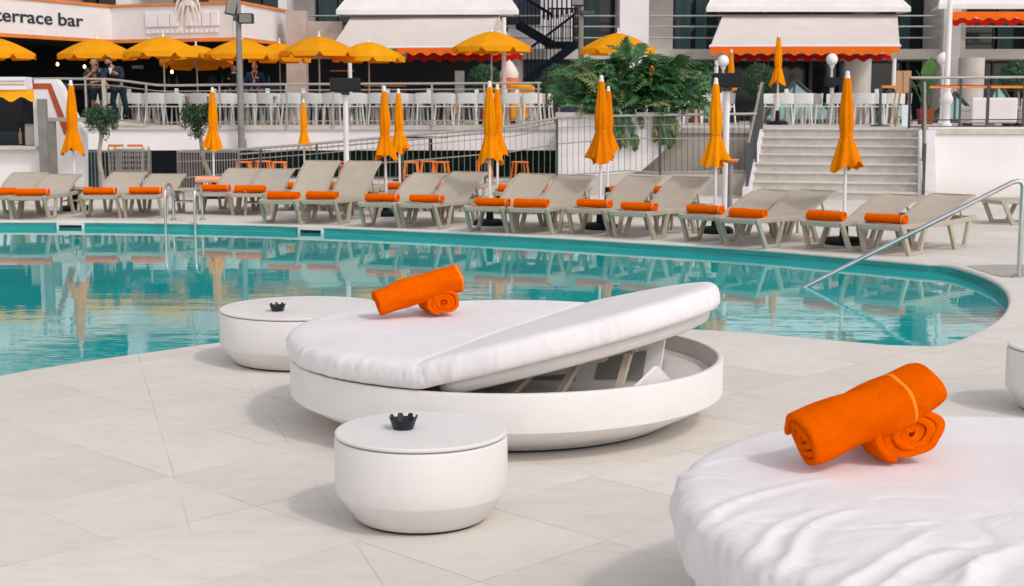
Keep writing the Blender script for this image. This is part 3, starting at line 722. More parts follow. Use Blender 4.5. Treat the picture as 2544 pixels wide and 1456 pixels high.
FLAT = [(740,473,'behind the left steep-backed lounger'),(846,474,'seen between the two steep-backed loungers'),(992,474,'under the pair of parasols left of centre'),(1095,474,'seen between the two loungers left of the middle parasol'),
 (1268,479,'just right of the middle double parasol'),(1372,480,'in the gap by the planter parasols'),(1550,483,'just right of the planter parasols'),(1658,484,'furthest right in the second row')]
for px, py, wh in FLAT:
    r, F = lounger(px, py, 14, 0, 'flat beige second-row lounger '+wh)
    towel_at(F, 14, 0, .2, 'orange second-row rolled towel '+wh)
r, F = lounger(2462,497,78,0,'flat beige lounger alone by the white wall at the right edge')
MB().cbox((F.x+1.0, F.y+.2, .385), .5, .35, .03).build('folded_towel', M['flame'], bevel=.01)
tag(bpy.data.objects['folded_towel'], 'pink and white towel folded on the lounger at the right edge', 'towel')
# ------------------------------------------------------------------ closed parasols
def closed_proto(seed):
    r = thing('closed_parasol', '', 'parasol', (0,0,0), 0, 'closed yellow parasols')
    rg = random.Random(seed); ph = rg.uniform(0, 6)
    mb = MB(); n = 48; rows = []
    prof = [(2.12,.030),(2.10,.042),(2.0,.052),(1.85,.068),(1.7,.082),(1.55,.088),(1.44,.080),(1.40,.074),(1.36,.080),(1.25,.110),(1.12,.145),(1.03,.172),(.99,.180)]
    for z, q in prof:
        k = max(0, (1.40-z)/.40); up = max(0, (z-1.4)/.7)
        row = []
        for i in range(n):
            a = 2*math.pi*i/n
            f = 1+(.09+.07*k)*math.cos(8*a+ph+.9*math.sin(a*2+ph))+.13*k*math.sin(3*a+ph)+.10*k*math.cos(5*a+2*ph)+.04*math.sin(5*a+z*7)
            zz = z-k*k*(.045*math.sin(2*a+ph)+.014*math.cos(8*a+ph)+.022*math.sin(5*a+ph))
            row.append(Vector((q*f*math.cos(a)+.012*k*math.cos(ph), q*f*math.sin(a), zz)))
        rows.append(row)
    inner = [[Vector((p.x*.88, p.y*.88, p.z+.01)) for p in rows[-1]], [Vector((p.x*.5, p.y*.5, 1.30)) for p in rows[-1]]]
    mb.strip(rows+inner, wrap=True); mb.build('canopy', M['paras'], r, 60)
    tb = MB(); tb.strip([[Vector((.080*math.cos(2*math.pi*i/24), .080*math.sin(2*math.pi*i/24), z)) for i in range(24)] for z in (1.385, 1.415)], wrap=True); tb.build('tie_strap', M['paras'], r, 60)
    MB().tube([(0,0,.1),(0,0,2.13)], .021, 10).build('pole', M['white'], r, 60)
    MB().lathe([(.034,2.10),(.036,2.135),(.026,2.15),(.030,2.17),(.024,2.195),(.006,2.205),(0,2.205)], 16).build('finial', M['white'], r, 50)
    MB().lathe([(0,0),(.26,0),(.26,.05),(.22,.085),(.06,.10),(.045,.34),(.03,.35),(0,.35)], 24).build('base', M['black'], r, 40)
    return r
cl = [closed_proto(s) for s in (1, 2, 3)]; cused = [False]*3
PARA = [(188,24.2,2.2,0,'left-end closed yellow parasol between the kiosk and the ladder loungers'),
 (532,27.5,2.13,1,'closed yellow parasol beside the leaning small tree'),
 (757,31.9,1.93,2,'smallest and furthest closed yellow parasol, behind the ramp fence'),
 (960,23.0,2.09,0,'left one of the pair of closed parasols left of the middle'),
 (994,26.6,2.09,1,'right one of the pair of closed parasols left of the middle'),
 (1217,21.2,2.13,2,'front one of the overlapping closed parasols in the middle'),
 (1236,24.6,2.14,1,'rear one of the overlapping closed parasols in the middle'),
 (1491,20.5,2.2,0,'taller front one of the twin closed parasols before the planter'),
 (1509,25.4,2.12,2,'shorter rear one of the twin closed parasols before the planter'),
 (1777,19.85,2.15,1,'closed parasol in front of the right loudspeaker'),
 (2096,18.2,2.2,2,'closed parasol standing in front of the stone steps'),
 (1931,36.2,2.28,0,'closed parasol up on the terrace at the top of the steps'),
 (1814,41.5,2.1,1,'closed parasol half hidden under the right cream awning')]
rp_ = random.Random(9)
for px, Y, h, k, la in PARA:
    z = 0 if Y < 33 else 1.31
    y_ = 728+F_*math.tan(math.atan2(H_-z, Y)-P_); p = at(px, y_, Y); loc = (p.x, p.y, z); s = h/2.205; rz = rp_.uniform(0, 6.28)
    if not cused[k]: o = cl[k]; o.location = loc; o.rotation_euler.z = rz; o.scale = (s,s,s); o['label'] = la; cused[k] = True
    else: o = dup(cl[k], loc, rz, la, (s,s,s))
    lean = R(rp_.uniform(-.6, .9)); o.rotation_euler = (0, lean, rz)
# beige side tables between lounger pairs
def side_table(label):
    r = thing('side_table', label, 'side table', (0,0,0), 0, 'beige side tables between the loungers')
    MB().cbox((0,0,.40), .44, .44, .025).build('table_top', M['lframe'], r, bevel=.008)
    for x in (-.18,.18):
        for y in (-.18,.18): MB().bar((x,y,.388),(x*1.12,y*1.12,0), .03, .03).build('leg', M['lframe'], r)
    MB().cbox((0,0,.20), .34, .34, .02).build('shelf', M['lframe'], r)
    return r
st0 = None
for px, py, la in ((191,527,'small beige side table at the foot of the leftmost parasol'),(462,530,'small beige side table between the two pool ladder rails'),(640,533,'small beige side table left of the steep-backed pair'),
                   (905,535,'small beige side table right of the steep-backed pair'),(1150,545,'small beige side table left of the middle double parasol'),(1420,556,'small beige side table left of the twin parasols before the planter'),(1690,568,'small beige side table left of the loudspeaker parasol'),(1962,583,'small beige side table left of the parasol before the steps')):
    p = on_z(px, py)
    if st0 is None: st0 = side_table(la); st0.location = p
    else: dup(st0, p, R(12), la)
# grey ashtray post beside the loudspeaker
p = at(1812, 560, 21.5); r = thing('ashtray_post', 'grey post with an orange dish right of the loudspeaker parasol', 'ashtray', (p.x, 21.5, 0))
MB().tube([(0,0,0),(0,0,.92)], .04, 12).build('post', M['gmetal'], r, 60)
MB().lathe([(0,.92),(.10,.925),(.13,.96),(.125,.97),(.09,.94),(0,.94)], 20).build('dish', M['oran2'], r, 40)
# ================================================================== TERRACE, WALLS, STEPS
ZTER = 1.31
def X_(px, Y, z=1.31): 
    y_ = 728+F_*math.tan(math.atan2(H_-z, Y)-P_); return at(px, y_, Y).x
def fbox(name, x0, y0, x1, y1, Y, depth, material, parent=None, bevel=0):
    a = at(x0, y1, Y); b = at(x1, y0, Y)
    return MB().box(a.x, Y, a.z, b.x, Y+depth, b.z).build(name, material, parent, bevel=bevel)
xa = X_(1392, 35)
structure(MB().prism([(x, y, 1.31) for x, y in ((-34,35),(xa,35),(xa,30.3),(5.45,30.3),(8.3,29.45),(8.45,29.02),(34,29.02),(34,70),(-34,70))], (0,0,-.11)).build('terrace', M['stone']))
xl0, xl1 = X_(285, 35), X_(372, 35)
structure(MB().prism([(-20,34.97,1.30),(-20,34.97,1.435),(xl0,34.97,1.435),(xl1,34.97,1.314),(xl1,34.97,1.30)], (0,3.6,0)).build('raised_terrace', M['stone']))
o = MB().box(-24, 35.06, .70, xa, 35.3, 1.197).build('terrace_wall', M['wwall']); tag(o, 'long white fascia wall under the edge of the bar terrace', 'wall')
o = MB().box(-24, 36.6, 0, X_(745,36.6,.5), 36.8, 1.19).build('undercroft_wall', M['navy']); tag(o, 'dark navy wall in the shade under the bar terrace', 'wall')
o = MB().box(X_(748,36.6,.5), 36.55, 0, xa+2, 36.8, 1.19).build('screen_wall', M['green']); tag(o, 'dark green screen wall behind the orange stools', 'wall')
wr = thing('retaining_wall', 'tall plain white retaining wall right of the stone steps', 'wall', (8.45, 29.06, 0))
MB().box(0, 0, 0, 26, .3, 1.195).build('face', M['wwall'], wr)
MB().box(-.02, -.035, 1.312, 26, .25, 1.345).build('coping', M['wwall'], wr)
o = MB().box(X_(1560,30.4), 30.36, 0, 5.2, 30.6, 1.197).build('retaining_wall', M['bwall']); tag(o, 'beige retaining wall between the planter and the stone steps', 'wall')
# ---- stone steps, turned about 15 degrees
SA = R(-15); SO = Vector((4.62, 27.45, 0)); sa = Vector((math.sin(-SA), math.cos(SA), 0)); sr = Vector((math.cos(SA), -math.sin(-SA), 0))
def sp_(a, r_, z): return SO+sa*a+sr*r_+Vector((0,0,z))
st = thing('stone_steps', 'broad pale stone steps climbing from the pool deck to the terrace', 'steps', SO)
STEP = 1.31/8; depth = [.30,.30,.30,.62,.30,.30,.30]; a_ = 0; W = 3.08
for i in range(8):
    d = (depth+[1.1])[i]
    mb = MB(); z0, z1 = i*STEP, (i+1)*STEP
    P = [sp_(a_, 0, 0)-SO, sp_(a_, W, 0)-SO, sp_(a_+d+.02, W, 0)-SO, sp_(a_+d+.02, 0, 0)-SO]
    mb.prism([p+Vector((0,0,z0 if i else 0)) for p in P], (0,0,STEP-.035))
    mb.build('riser', M['stone'], st)
    Q = [sp_(a_-.035, 0, 0)-SO, sp_(a_-.035, W, 0)-SO, sp_(a_+d+.01, W, 0)-SO, sp_(a_+d+.01, 0, 0)-SO]
    zz = z1 + (.004 if i == 7 else 0)
    MB().prism([p+Vector((0,0,zz-.036)) for p in Q], (0,0,.036)).build('tread', M['coping'], st, bevel=.006)
    a_ += d
LA = 2.5
def cheek(r0, r1, name, label, extra=0):
    pts = [(-.05-extra,0),(2.75,0),(2.75,1.29),(2.5,1.29),(.25,.30),(-.05-extra,.22)]
    return tag(MB().prism([sp_(a, r0, z) for a, z in pts], sr*(r1-r0)).build(name, M['wwall'], bevel=.01), label, 'wall')
cheek(-.16, -.004, 'stair_wall', 'low white cheek wall along the left side of the stone steps', .15)
cheek(W+.004, W+.34, 'stair_wall', 'low white cheek wall along the right side of the stone steps')
BAL = None
def baluster(parent, a, b, w=.014, material=None, name='baluster'):
    a = Vector(a); b = Vector(b)
    return MB().bar(a, b, w, w, up=(0,1,0)).build(name, material or M['dmetal'], parent)
def stair_rail(r_, label, a0, a1):
    g = thing('stair_railing', label, 'railing', SO)
    def zb(a): return .14+max(0, min(1, a/2.45))*1.17
    n = 26; V = lambda a, h: sp_(a, r_, zb(a)+h)-SO
    MB().tube([V(a0, .93), V(0, .93), V(2.45, .93), V(a1, .93)], .026, 8).build('hand_rail', M['rail'], g, 60)
    MB().tube([V(a0, .10), V(0, .10), V(2.45, .10), V(a1, .10)], .014, 6).build('lower_rail', M['dmetal'], g, 60)
    for i in range(n):
        a = a0+(a1-a0)*i/(n-1); baluster(g, V(a, .10), V(a, .92), .03)
    for a in (a0, 1.2, a1): MB().bar(V(a, -.02), V(a, .94), .045, .045, up=(0,1,0)).build('post', M['dmetal'], g)
stair_rail(-.08, 'dark barred railing up the left side of the stone steps', -.1, 2.75)
stair_rail(W+.10, 'dark barred railing up the right side of the stone steps', -.1, 2.75)
# ---- ramp and its fence
FT = [(440,376.5),(594,372),(760,359),(1000,338),(1272,314),(1385,293),(1470,289),(1560,287.5),(1720,284.5),(1880,283)]
FY = 28.5
def fz(px, tab, Y=FY):
    for (x0, y0), (x1, y1) in zip(tab[:-1], tab[1:]):
        if x0 <= px <= x1: return at(px, y0+(y1-y0)*(px-x0)/(x1-x0), Y)
    return at(px, tab[-1][1], Y)
fe = thing('ramp_fence', 'grey metal fence with thin bars and sloping hand rail along the ramp', 'fence')
FB = [(440,560),(900,505),(1227,453),(1385,437),(1560,424),(1627,428),(1880,424)]
FM = [(440,443),(594,430),(800,414),(1000,401),(1130,390),(1272,377),(1385,357.5),(1560,344),(1880,345)]
topl = [at(x, y, FY) for x, y in FT]; MB().tube(topl, .028, 8).build('hand_rail', M['rail'], fe, 60)
MB().tube([at(x, y+11, FY+.02) for x, y in FT[1:6]], .018, 8).build('second_rail', M['rail'], fe, 60)
MB().tube([at(x, y, FY) for x, y in FM], .013, 6).build('middle_rail', M['rail'], fe, 60)
MB().tube([at(x, y, FY) for x, y in FB[1:]], .014, 6).build('lower_rail', M['rail'], fe, 60)
MB().tube([at(x, y+25, FY) for x, y in FT], .010, 6).build('upper_rail', M['rail'], fe, 60)
px = 600; k = 0
while px < 1878:
    t = fz(px, FT); b = fz(px, FB); b.z = max(b.z, .03); t.z -= .02
    baluster(fe, b, t, .0095, M['gmetal'] if px < 1390 else M['dmetal']); px += 14.2; k += 1
for px in (648, 787, 1000, 1205, 1384, 1640, 1792, 1878):
    t = fz(px, FT); b = fz(px, FB); b.z = max(b.z-.06, .0); MB().bar(b, t, .04, .04, up=(0,1,0)).build('post', M['dmetal'], fe)
rp = [at(x, y+7, FY) for x, y in FB]; prof = [p for p in rp if p.z > 0.02]
x0 = prof[0].x-1.0
pl = [(x0, FY, .0)]+[(p.x, FY, p.z) for p in prof]+[(5.0, FY, prof[-1].z), (5.0, FY, 0)]
structure(MB().prism([(x, y-.10, z) for x, y, z in pl], (0,1.55,0)).build('ramp', M['bwall']))
# ---- planter with its flared white front
PY = 28.68
M['bright'] = mat('bright_white_render', (.88,.85,.85), .85, .03, .9, .1, 45)
c = [at(1386, 283, PY), at(1694, 284, PY), at(1694, 318, PY), at(1640, 385, PY), at(1590, 428, PY), at(1386, 470, PY)]
c[5].z = .3; c[4].z = max(c[4].z, .38)
pln = thing('planter', 'large white planter with a flared side holding the big leafy plant', 'planter', (c[0].x, PY, 0))
o0 = Vector((c[0].x, PY, 0))
MB().prism([p-o0 for p in c], (0,1.6,0)).build('box', M['bright'], pln, bevel=.015)
for a, b in ((1382,1450),(1580,1660)):
    q0 = at(a, 279, PY-.04); q1 = at(b, 293, PY-.04); MB().box(q0.x-o0.x, -.045, q1.z, q1.x-o0.x, .5, q0.z).build('coping', M['wwall'], pln, bevel=.01)
# ---- terrace railing
rl = thing('terrace_railing', 'long steel railing with glass panels along the bar terrace edge', 'railing')
RT = [(60,196),(150,195.5),(262,196.5),(300,200),(345,206),(390,211.5),(430,212.5),(620,210),(900,208.5),(1345,206.5)]
RY = 34.96
MB().tube([at(x, y, RY) for x, y in RT], .030, 8).build('hand_rail', M['rail'], rl, 60)
MB().tube([at(x, y+14.5, RY) for x, y in RT], .014, 6).build('glass_rail', M['rail'], rl, 60)
MB().tube([at(x, y+92, RY) for x, y in RT[5:]], .014, 6).build('lower_rail', M['rail'], rl, 60)
def rz_(px): return fz(px, RT, RY)
PX = [60, 212, 258, 363, 545, 711, 827, 950, 1073, 1203, 1338]
for i, px in enumerate(PX):
    t = rz_(px); w = .10 if px == 258 else .045
    MB().bar(Vector((t.x, RY+(.08 if px == 258 else 0), ZTER-.03 if px > 380 else ZTER+.1)), t, w, w, up=(0,1,0)).build('post', M['rail'] if px != 258 else M['bwall'], rl)
gm = bpy.data.materials.new('clear_panel'); gm.use_nodes = True; N = gm.node_tree.nodes; L = gm.node_tree.links
tr = N.new('ShaderNodeBsdfTransparent'); tr.inputs[0].default_value = (.965,.98,.98,1); gl = N.new('ShaderNodeBsdfGlossy'); gl.inputs['Roughness'].default_value = .03
fr = N.new('ShaderNodeFresnel'); fr.inputs[0].default_value = 1.3; ms = N.new('ShaderNodeMixShader')
L.new(fr.outputs[0], ms.inputs[0]); L.new(tr.outputs[0], ms.inputs[1]); L.new(gl.outputs[0], ms.inputs[2]); L.new(ms.outputs[0], N['Material Output'].inputs['Surface'])
M['clear'] = gm
for a, b in zip(PX[:-1], PX[1:]):
    p, q = rz_(a+5), rz_(b-5)
    pts = [p+Vector((0,0,-.15)), q+Vector((0,0,-.15)), Vector((q.x, RY, ZTER+.09+(.10 if b < 380 else 0))), Vector((p.x, RY, ZTER+.09+(.10 if a < 380 else 0)))]
    MB().prism(pts, (0,.01,0)).build('glass_panel', M['clear'], rl)
# ---- terrace railing on the right
rr = thing('terrace_railing', 'dark terrace railing with pale hand rail above the white right wall', 'railing')
Y2 = 29.5; za = at(2258, 193.5, Y2).z
xs = [at(px, 195, Y2).x for px in (2262, 2388, 2546, 2700)]
MB().tube([(xs[0], Y2, za), (xs[3], Y2, za+.02)], .028, 8).build('hand_rail', M['rail'], rr, 60)
for dz, q in ((-.16,.010),(-.86,.014),(-1.0,.016)): MB().tube([(xs[0], Y2, za+dz), (xs[3], Y2, za+dz+.02)], q, 6).build('thin_rail', M['dmetal'], rr, 60)
for x in xs: MB().bar(Vector((x, Y2, ZTER)), Vector((x, Y2, za)), .04, .04, up=(0,1,0)).build('post', M['dmetal'], rr)
rr2 = thing('barrier_rail', 'orange banded barrier on dark posts along the lounge seating', 'barrier')
for a, b in ((2310,2452),(2462,2545),(2552,2640)):
    p, q = at(a, 213.5, 33), at(b, 219, 33); MB().box(p.x, 33, q.z, q.x, 33.03, p.z).build('band', M['oran2'], rr2)
for px in (2457, 2548): 
    p = at(px, 210, 33); MB().bar(Vector((p.x, 33.02, ZTER)), p+Vector((0,.02,0)), .06, .06, up=(0,1,0)).build('post', M['dmetal'], rr2)
rr3 = thing('barrier_rail', 'short orange barrier on one dark post left of the easel', 'barrier')
p, q = at(2187, 212.5, 33), at(2228, 218.5, 33); MB().box(p.x, 33, q.z, q.x, 33.03, p.z).build('band', M['oran2'], rr3)
p = at(2189, 212, 33); MB().bar(Vector((p.x, 33.02, ZTER)), p+Vector((0,.02,0)), .05, .05, up=(0,1,0)).build('post', M['dmetal'], rr3)
MB().lathe([(0,0),(.22,0),(.20,.03),(.03,.05),(0,.05)], 20, (p.x, 33.02, ZTER+.001)).build('base', M['dmetal'], rr3, 40)
# ================================================================== HOTEL FACADE
hb = thing('hotel_building', 'white hotel with dark teal glazing and railed balconies behind the terrace', 'building', (0, 48, 0))
def hpart(name, mb, m, bevel=0):
    mb.v = [(x, y-48, z) for x, y, z in mb.v]; return mb.build(name, m, hb, bevel=bevel)
XL, XR = -26.0, 27.0
LV = [(3.30,3.62),(6.40,6.72),(9.50,9.82),(12.6,12.92)]
gz = MB(); gz.box(XL, 48.8, 1.31, XR, 49.0, 16.5)
hpart('glazing', gz, M['glass'])
x = XL+.4; k = 0
while x < XR:
    hpart('mullion', MB().box(x, 48.74, 1.32, x+.06, 48.797, 16.4), M['dmetal']); x += 1.55
PIERS = [(-420,-372),(-90,-55),(290,330),(692,713),(1540,1612),(2345,2388),(2640,2690)]
for a, b in PIERS:
    hpart('pier', MB().box(at(a,60,46.4).x, 46.4, 1.312, at(b,60,46.4).x, 48.73, 16.4), M['wwall'])
hpart('column', MB().lathe([(.42,1.312),(.42,3.295)], 28, (at(2130,200,45.6).x, 45.6, 0)), M['swall'])
hpart('column', MB().lathe([(.40,1.312),(.40,3.295)], 28, (at(2412,200,45.4).x, 45.4, 0)), M['swall'])
for z0, z1 in LV: hpart('balcony_slab', MB().box(XL, 46.62, z0, XR, 48.79, z1), M['swall'])
hpart('roof', MB().box(XL-.3, 46.3, 16.45, XR+.3, 49.6, 16.8), M['wwall'])
bays = [(-372,-90),(-55,290),(330,692),(713,1540),(1612,2345),(2388,2640)]
for z0, z1 in LV:
    for a, b in bays:
        xa_, xb_ = at(a,60,46.7).x+.03, at(b,60,46.7).x-.03
        for dz in (.36,.72,1.06): hpart('balcony_rail', MB().tube([(xa_, 46.72, z1+dz), (xb_, 46.72, z1+dz)], .028, 6), M['rail'])
for i, (z0, z1) in enumerate(LV[:4]):
    zt = LV[i+1][0]-.003 if i < 3 else 16.44
    for a, b in ((-55+40,205),(330,432),(520,590),(713,782),(1612,1672),(2388,2400),(-300,-180)):
        hpart('wall_panel', MB().box(at(a,60,48.3).x, 48.3, z1+.003, at(b,60,48.3).x, 48.735, zt), M['swall'])
    for a, b in ((600,650),(800,838),(1000,1060),(1452,1490),(1676,1716),(1728,1756),(2235,2262),(2480,2520),(210,240)):
        hpart('window_blind', MB().box(at(a,60,48.6).x, 48.6, z1+.02, at(b,60,48.6).x, 48.66, zt-.15), M['curtain'])
# ground floor
for a, b in ((1676,1690),(1905,1912),(2010,2018),(2086,2092),(2250,2258),(2440,2448),(2520,2528)):
    hpart('door_frame', MB().box(at(a,200,48.5).x, 48.5, 1.313, at(b,200,48.5).x, 48.6, 3.29), M['dmetal'])
hpart('parapet', MB().box(at(731,80,45.6).x, 45.6, at(731,113,45.6).z, at(850,80,45.6).x, 45.9, at(731,53,45.6).z), M['pink'])
hpart('stair_back_wall', MB().box(at(1262,60,47.0).x, 47.0, 1.313, at(1352,60,47).x, 47.15, at(1300,60,47).z), M['wwall'])
hpart('stair_back_wall', MB().box(at(1342,60,47.2).x, 47.2, 1.313, at(1425,60,47.2).x, 47.3, 9), M['wwall'])
hpart('dark_panel', MB().box(at(1235,60,46.9).x, 46.9, at(1300,61,46.9).z, at(1343,60,46.9).x, 46.95, 9), M['navy'])
hpart('dark_panel', MB().box(at(1352,60,47.1).x, 47.1, 1.314, at(1450,60,47.1).x, 47.15, at(1380,112,47.1).z), M['navy'])
hpart('dark_panel', MB().box(at(768,200,46.6).x, 46.6, 1.315, at(1262,200,46.6).x, 46.62, 3.295), M['dark'])
for px0, px1, py in ((820,880,176),(905,1010,214),(1080,1160,206),(1040,1120,222),(1190,1230,218)):
    a, b = at(px0,py,46.57), at(px1,py,46.57); hpart('shelf_band', MB().box(a.x, 46.56, a.z-.02, b.x, 46.597, a.z+.02), M['orange'])
hpart('dark_panel', MB().box(at(1300,120,46.95).x, 46.93, 1.314, at(1445,120,46.95).x, 46.96, at(1380,128,46.95).z), M['navy'])
# ================================================================== TERRACE BAR
BZ0, BZ1 = 3.70, 4.62
P0, P1, P2, P3 = Vector((-15.15,34.84,0)), Vector((-11.64,42,0)), Vector((-7.60,40.5,0)), Vector((-6.79,44.5,0))
bar = thing('terrace_bar', 'terrace bar with a white orange-edged signboard over a dark open counter', 'bar building', (-9, 46, 0)); B0 = Vector((-9,46,0))
def along(a, b, n_off, z0, z1, t):
    d = (b-a).normalized(); nrm = Vector((d.y, -d.x, 0))
    return [a+nrm*n_off+Vector((0,0,z0))-B0, b+nrm*n_off+Vector((0,0,z0))-B0, b+nrm*(n_off-t)+Vector((0,0,z0))-B0, a+nrm*(n_off-t)+Vector((0,0,z0))-B0]
for a, b in ((P0,P1),(P1,P2),(P2,P3)):
    MB().prism(along(a, b, 0, BZ0, BZ1, .22), (0,0,BZ1-BZ0)).build('fascia_panel', M['white'], bar)
    for z0, z1, s in ((BZ1+.002, BZ1+.075, .05), (BZ0-.10, BZ0-.002, .05)):
        MB().prism(along(a, b, s, z0, z1, .28), (0,0,z1-z0)).build('trim', M['orange'], bar)
pr = [P0, P1, P2, P3]
def hb_(mb, name, m): mb.v = [tuple(Vector(v)-B0) for v in mb.v]; return mb.build(name, m, bar)
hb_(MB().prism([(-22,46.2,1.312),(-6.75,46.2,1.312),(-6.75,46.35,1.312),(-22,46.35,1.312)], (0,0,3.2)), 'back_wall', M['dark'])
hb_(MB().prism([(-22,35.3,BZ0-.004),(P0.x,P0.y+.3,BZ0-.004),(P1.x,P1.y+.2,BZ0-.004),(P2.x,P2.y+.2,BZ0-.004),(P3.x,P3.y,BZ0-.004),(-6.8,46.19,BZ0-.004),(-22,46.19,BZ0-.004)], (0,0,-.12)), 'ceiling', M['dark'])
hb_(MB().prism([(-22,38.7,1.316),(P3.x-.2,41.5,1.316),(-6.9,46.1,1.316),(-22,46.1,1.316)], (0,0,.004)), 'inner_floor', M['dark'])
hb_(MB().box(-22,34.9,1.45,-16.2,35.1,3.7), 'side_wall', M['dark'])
hb_(MB().box(X_(560,43.4,2.3),43.4,1.33,X_(708,43.4,2.3),43.9,2.42), 'counter', M['navy'])
a, b = X_(712,43,2.5), X_(761,43,2.5); hb_(MB().box(a,43,1.313,b,43.5,4.6), 'wall_pier', M['pink'])
for i, px in enumerate((420,440,520,528,536,552,565,590,640,668)):
    hb_(MB().lathe([(.035,2.44),(.035,2.62),(.014,2.68),(.014,2.74),(0,2.74)], 10, (X_(px,43.6,2.4),43.6,-.02)), 'bottle', M['curtain'] if i % 2 else M['navy'])
def text_mesh(body, w, h, m, name, parent, origin, xdir, zlean=0, depth=.02, wide=None):
    cu = bpy.data.curves.new(name, 'FONT'); cu.body = body; cu.extrude = depth; cu.resolution_u = 4; cu.offset = wide or 0
    o = bpy.data.objects.new(name, cu); COL.objects.link(o); bpy.context.view_layer.update()
    me = bpy.data.meshes.new_from_object(o.evaluated_get(bpy.context.evaluated_depsgraph_get())); bpy.data.objects.remove(o)
    xs_ = [v.co.x for v in me.vertices]; x0, x1 = min(xs_), max(xs_); s = w/(x1-x0)
    sy = s if h is None else h
    xd = Vector(xdir).normalized(); nd = Vector((xd.y, -xd.x, 0))
    for v in me.vertices:
        c_ = v.co.copy(); v.co = Vector(origin)+xd*((c_.x-x0)*s)+Vector((0,0,c_.y*sy))+nd*(c_.z)
    me.materials.clear(); me.materials.append(m)
    ob = bpy.data.objects.new(name, me); COL.objects.link(ob); ob.parent = parent; return ob
d01 = (P1-P0).normalized(); n01 = Vector((d01.y, -d01.x, 0))
def on_face(px, a, b, off=.02):
    # where the sight line through px meets the vertical face a-b
    dx = (px-1272)/F_; d = b-a; t = (dx*a.y*.995-a.x)/(d.x-dx*d.y*.995); return a+d*t
for wd, pa, pb in (('terrace', 1, 142), ('bar', 157, 218)):
    q0, q1 = on_face(pa, P0, P1), on_face(pb, P0, P1); text_mesh(wd, (q1-q0).length, .49, M['text'], 'sign_lettering', bar, q0+n01*.012+Vector((0,0,BZ0+.31))-B0, d01, depth=.008, wide=.012)
d12 = (P2-P1).normalized(); n12 = Vector((d12.y, -d12.x, 0))
q0, q1 = on_face(373, P1, P2), on_face(553, P1, P2); L12 = (q1-q0).length
text_mesh('BEACH  INN', L12, .62, M['relief'], 'relief_lettering', bar, q0+n12*.03+Vector((0,0,BZ0+.36))-B0, d12, depth=.03, wide=.03) if False else None
# white relief letter blocks (too worn to read) over a thin bar and a row of small blocks
cur = 0
for wk in (.30,.20,.28,.10,.30): pass
mb_x = 0; rl_w = [.34,.22,.30,.30]
def relief(x0, x1, z0, z1):
    pts = [q0+d12*x0, q0+d12*x1]; mbr = MB().prism([p+n12*k+Vector((0,0,z0))-B0 for p, k in ((pts[0],.055),(pts[1],.055),(pts[1],.001),(pts[0],.001))], (0,0,z1-z0)); return mbr.build('relief_letter', M['relief'], bar, bevel=.012)
for i, (a, b) in enumerate(((.0,.16),(.17,.33),(.345,.45),(.62,.76),(.775,.88),(.895,1.0))): relief(a*L12, b*L12, BZ0+.33, BZ0+.74)
for i in range(15): relief((i/15+.01)*L12, ((i+.72)/15)*L12, BZ0+.14, BZ0+.25)
# cream palm emblem standing on the sign's edge
qp = on_face(480, P1, P2); e = MB(); Vv = lambda x, z: qp+d12*x+n12*.075+Vector((0,0,z))-B0
def lobe(mb, pts): mb.prism([Vv(x, z) for x, z in pts], -n12*.03)
tk = MB(); lobe(tk, [(-.11,BZ0+.34),(.09,BZ0+.34),(.035,BZ1-.02),(-.02,BZ1-.02)]); tk.build('emblem_trunk', M['palmw'], bar)
zc_ = BZ1-.02
for q_, (sx, Lx, up_, dn_) in enumerate(((-1,.36,.34,.62),(1,.36,.34,.62),(-1,.42,.62,.55),(1,.42,.62,.55),(-1,.20,.22,.52),(1,.22,.22,.50),(-1,.24,.66,.20),(1,.26,.66,.20))):
    up, dn = [], []
    for i in range(9):
        s = i/8; x = sx*Lx*s; z = up_*s*(2-s)*.62-dn_*s*s*s; w_ = .055*math.sin(math.pi*(.2+.8*s))+.012
        dx_, dz_ = sx*Lx, up_*.62*(2-2*s)-3*dn_*s*s; l_ = math.hypot(dx_, dz_); up.append((x-dz_/l_*w_*sx, zc_+z+dx_/l_*w_*sx)); dn.append((x+dz_/l_*w_*sx*.6, zc_+z-dx_/l_*w_*sx*.6))
    lm = MB(); lobe(lm, up+dn[::-1]); lm.v = [tuple(Vector(v)+n12*.005*q_) for v in lm.v]; lm.build('emblem_frond', M['palmw'], bar)
# faint word on the bar's back wall
q = at(327, 171, 46.15); w_ = at(356, 171, 46.15).x-q.x
text_mesh('VAMOS', w_, .16, M['neon'], 'wall_lettering', bar, q-B0, (1,0,0), depth=.01)
for px, py, la in ((143,160,'small warm bulb glowing far left inside the dark bar'),(210,166,'small warm bulb glowing beside the leaning man in the bar'),(274,172,'small warm bulb glowing between the two leaning men'),(427,179,'small warm bulb glowing right of the wall lettering in the bar')):
    p = at(px, py, 43.5); r = thing('light_bulb', la, 'lamp', p, 0, 'warm bulbs in the bar')
    MB().lathe([(0,-.05),(.035,-.03),(.045,0),(.035,.035),(.015,.06),(0,.06)], 12).build('bulb', M['bulb'], r, 60)
    MB().tube([(0,0,.06),(0,0,3.57-p.z)], .006, 5).build('cord', M['black'], r)
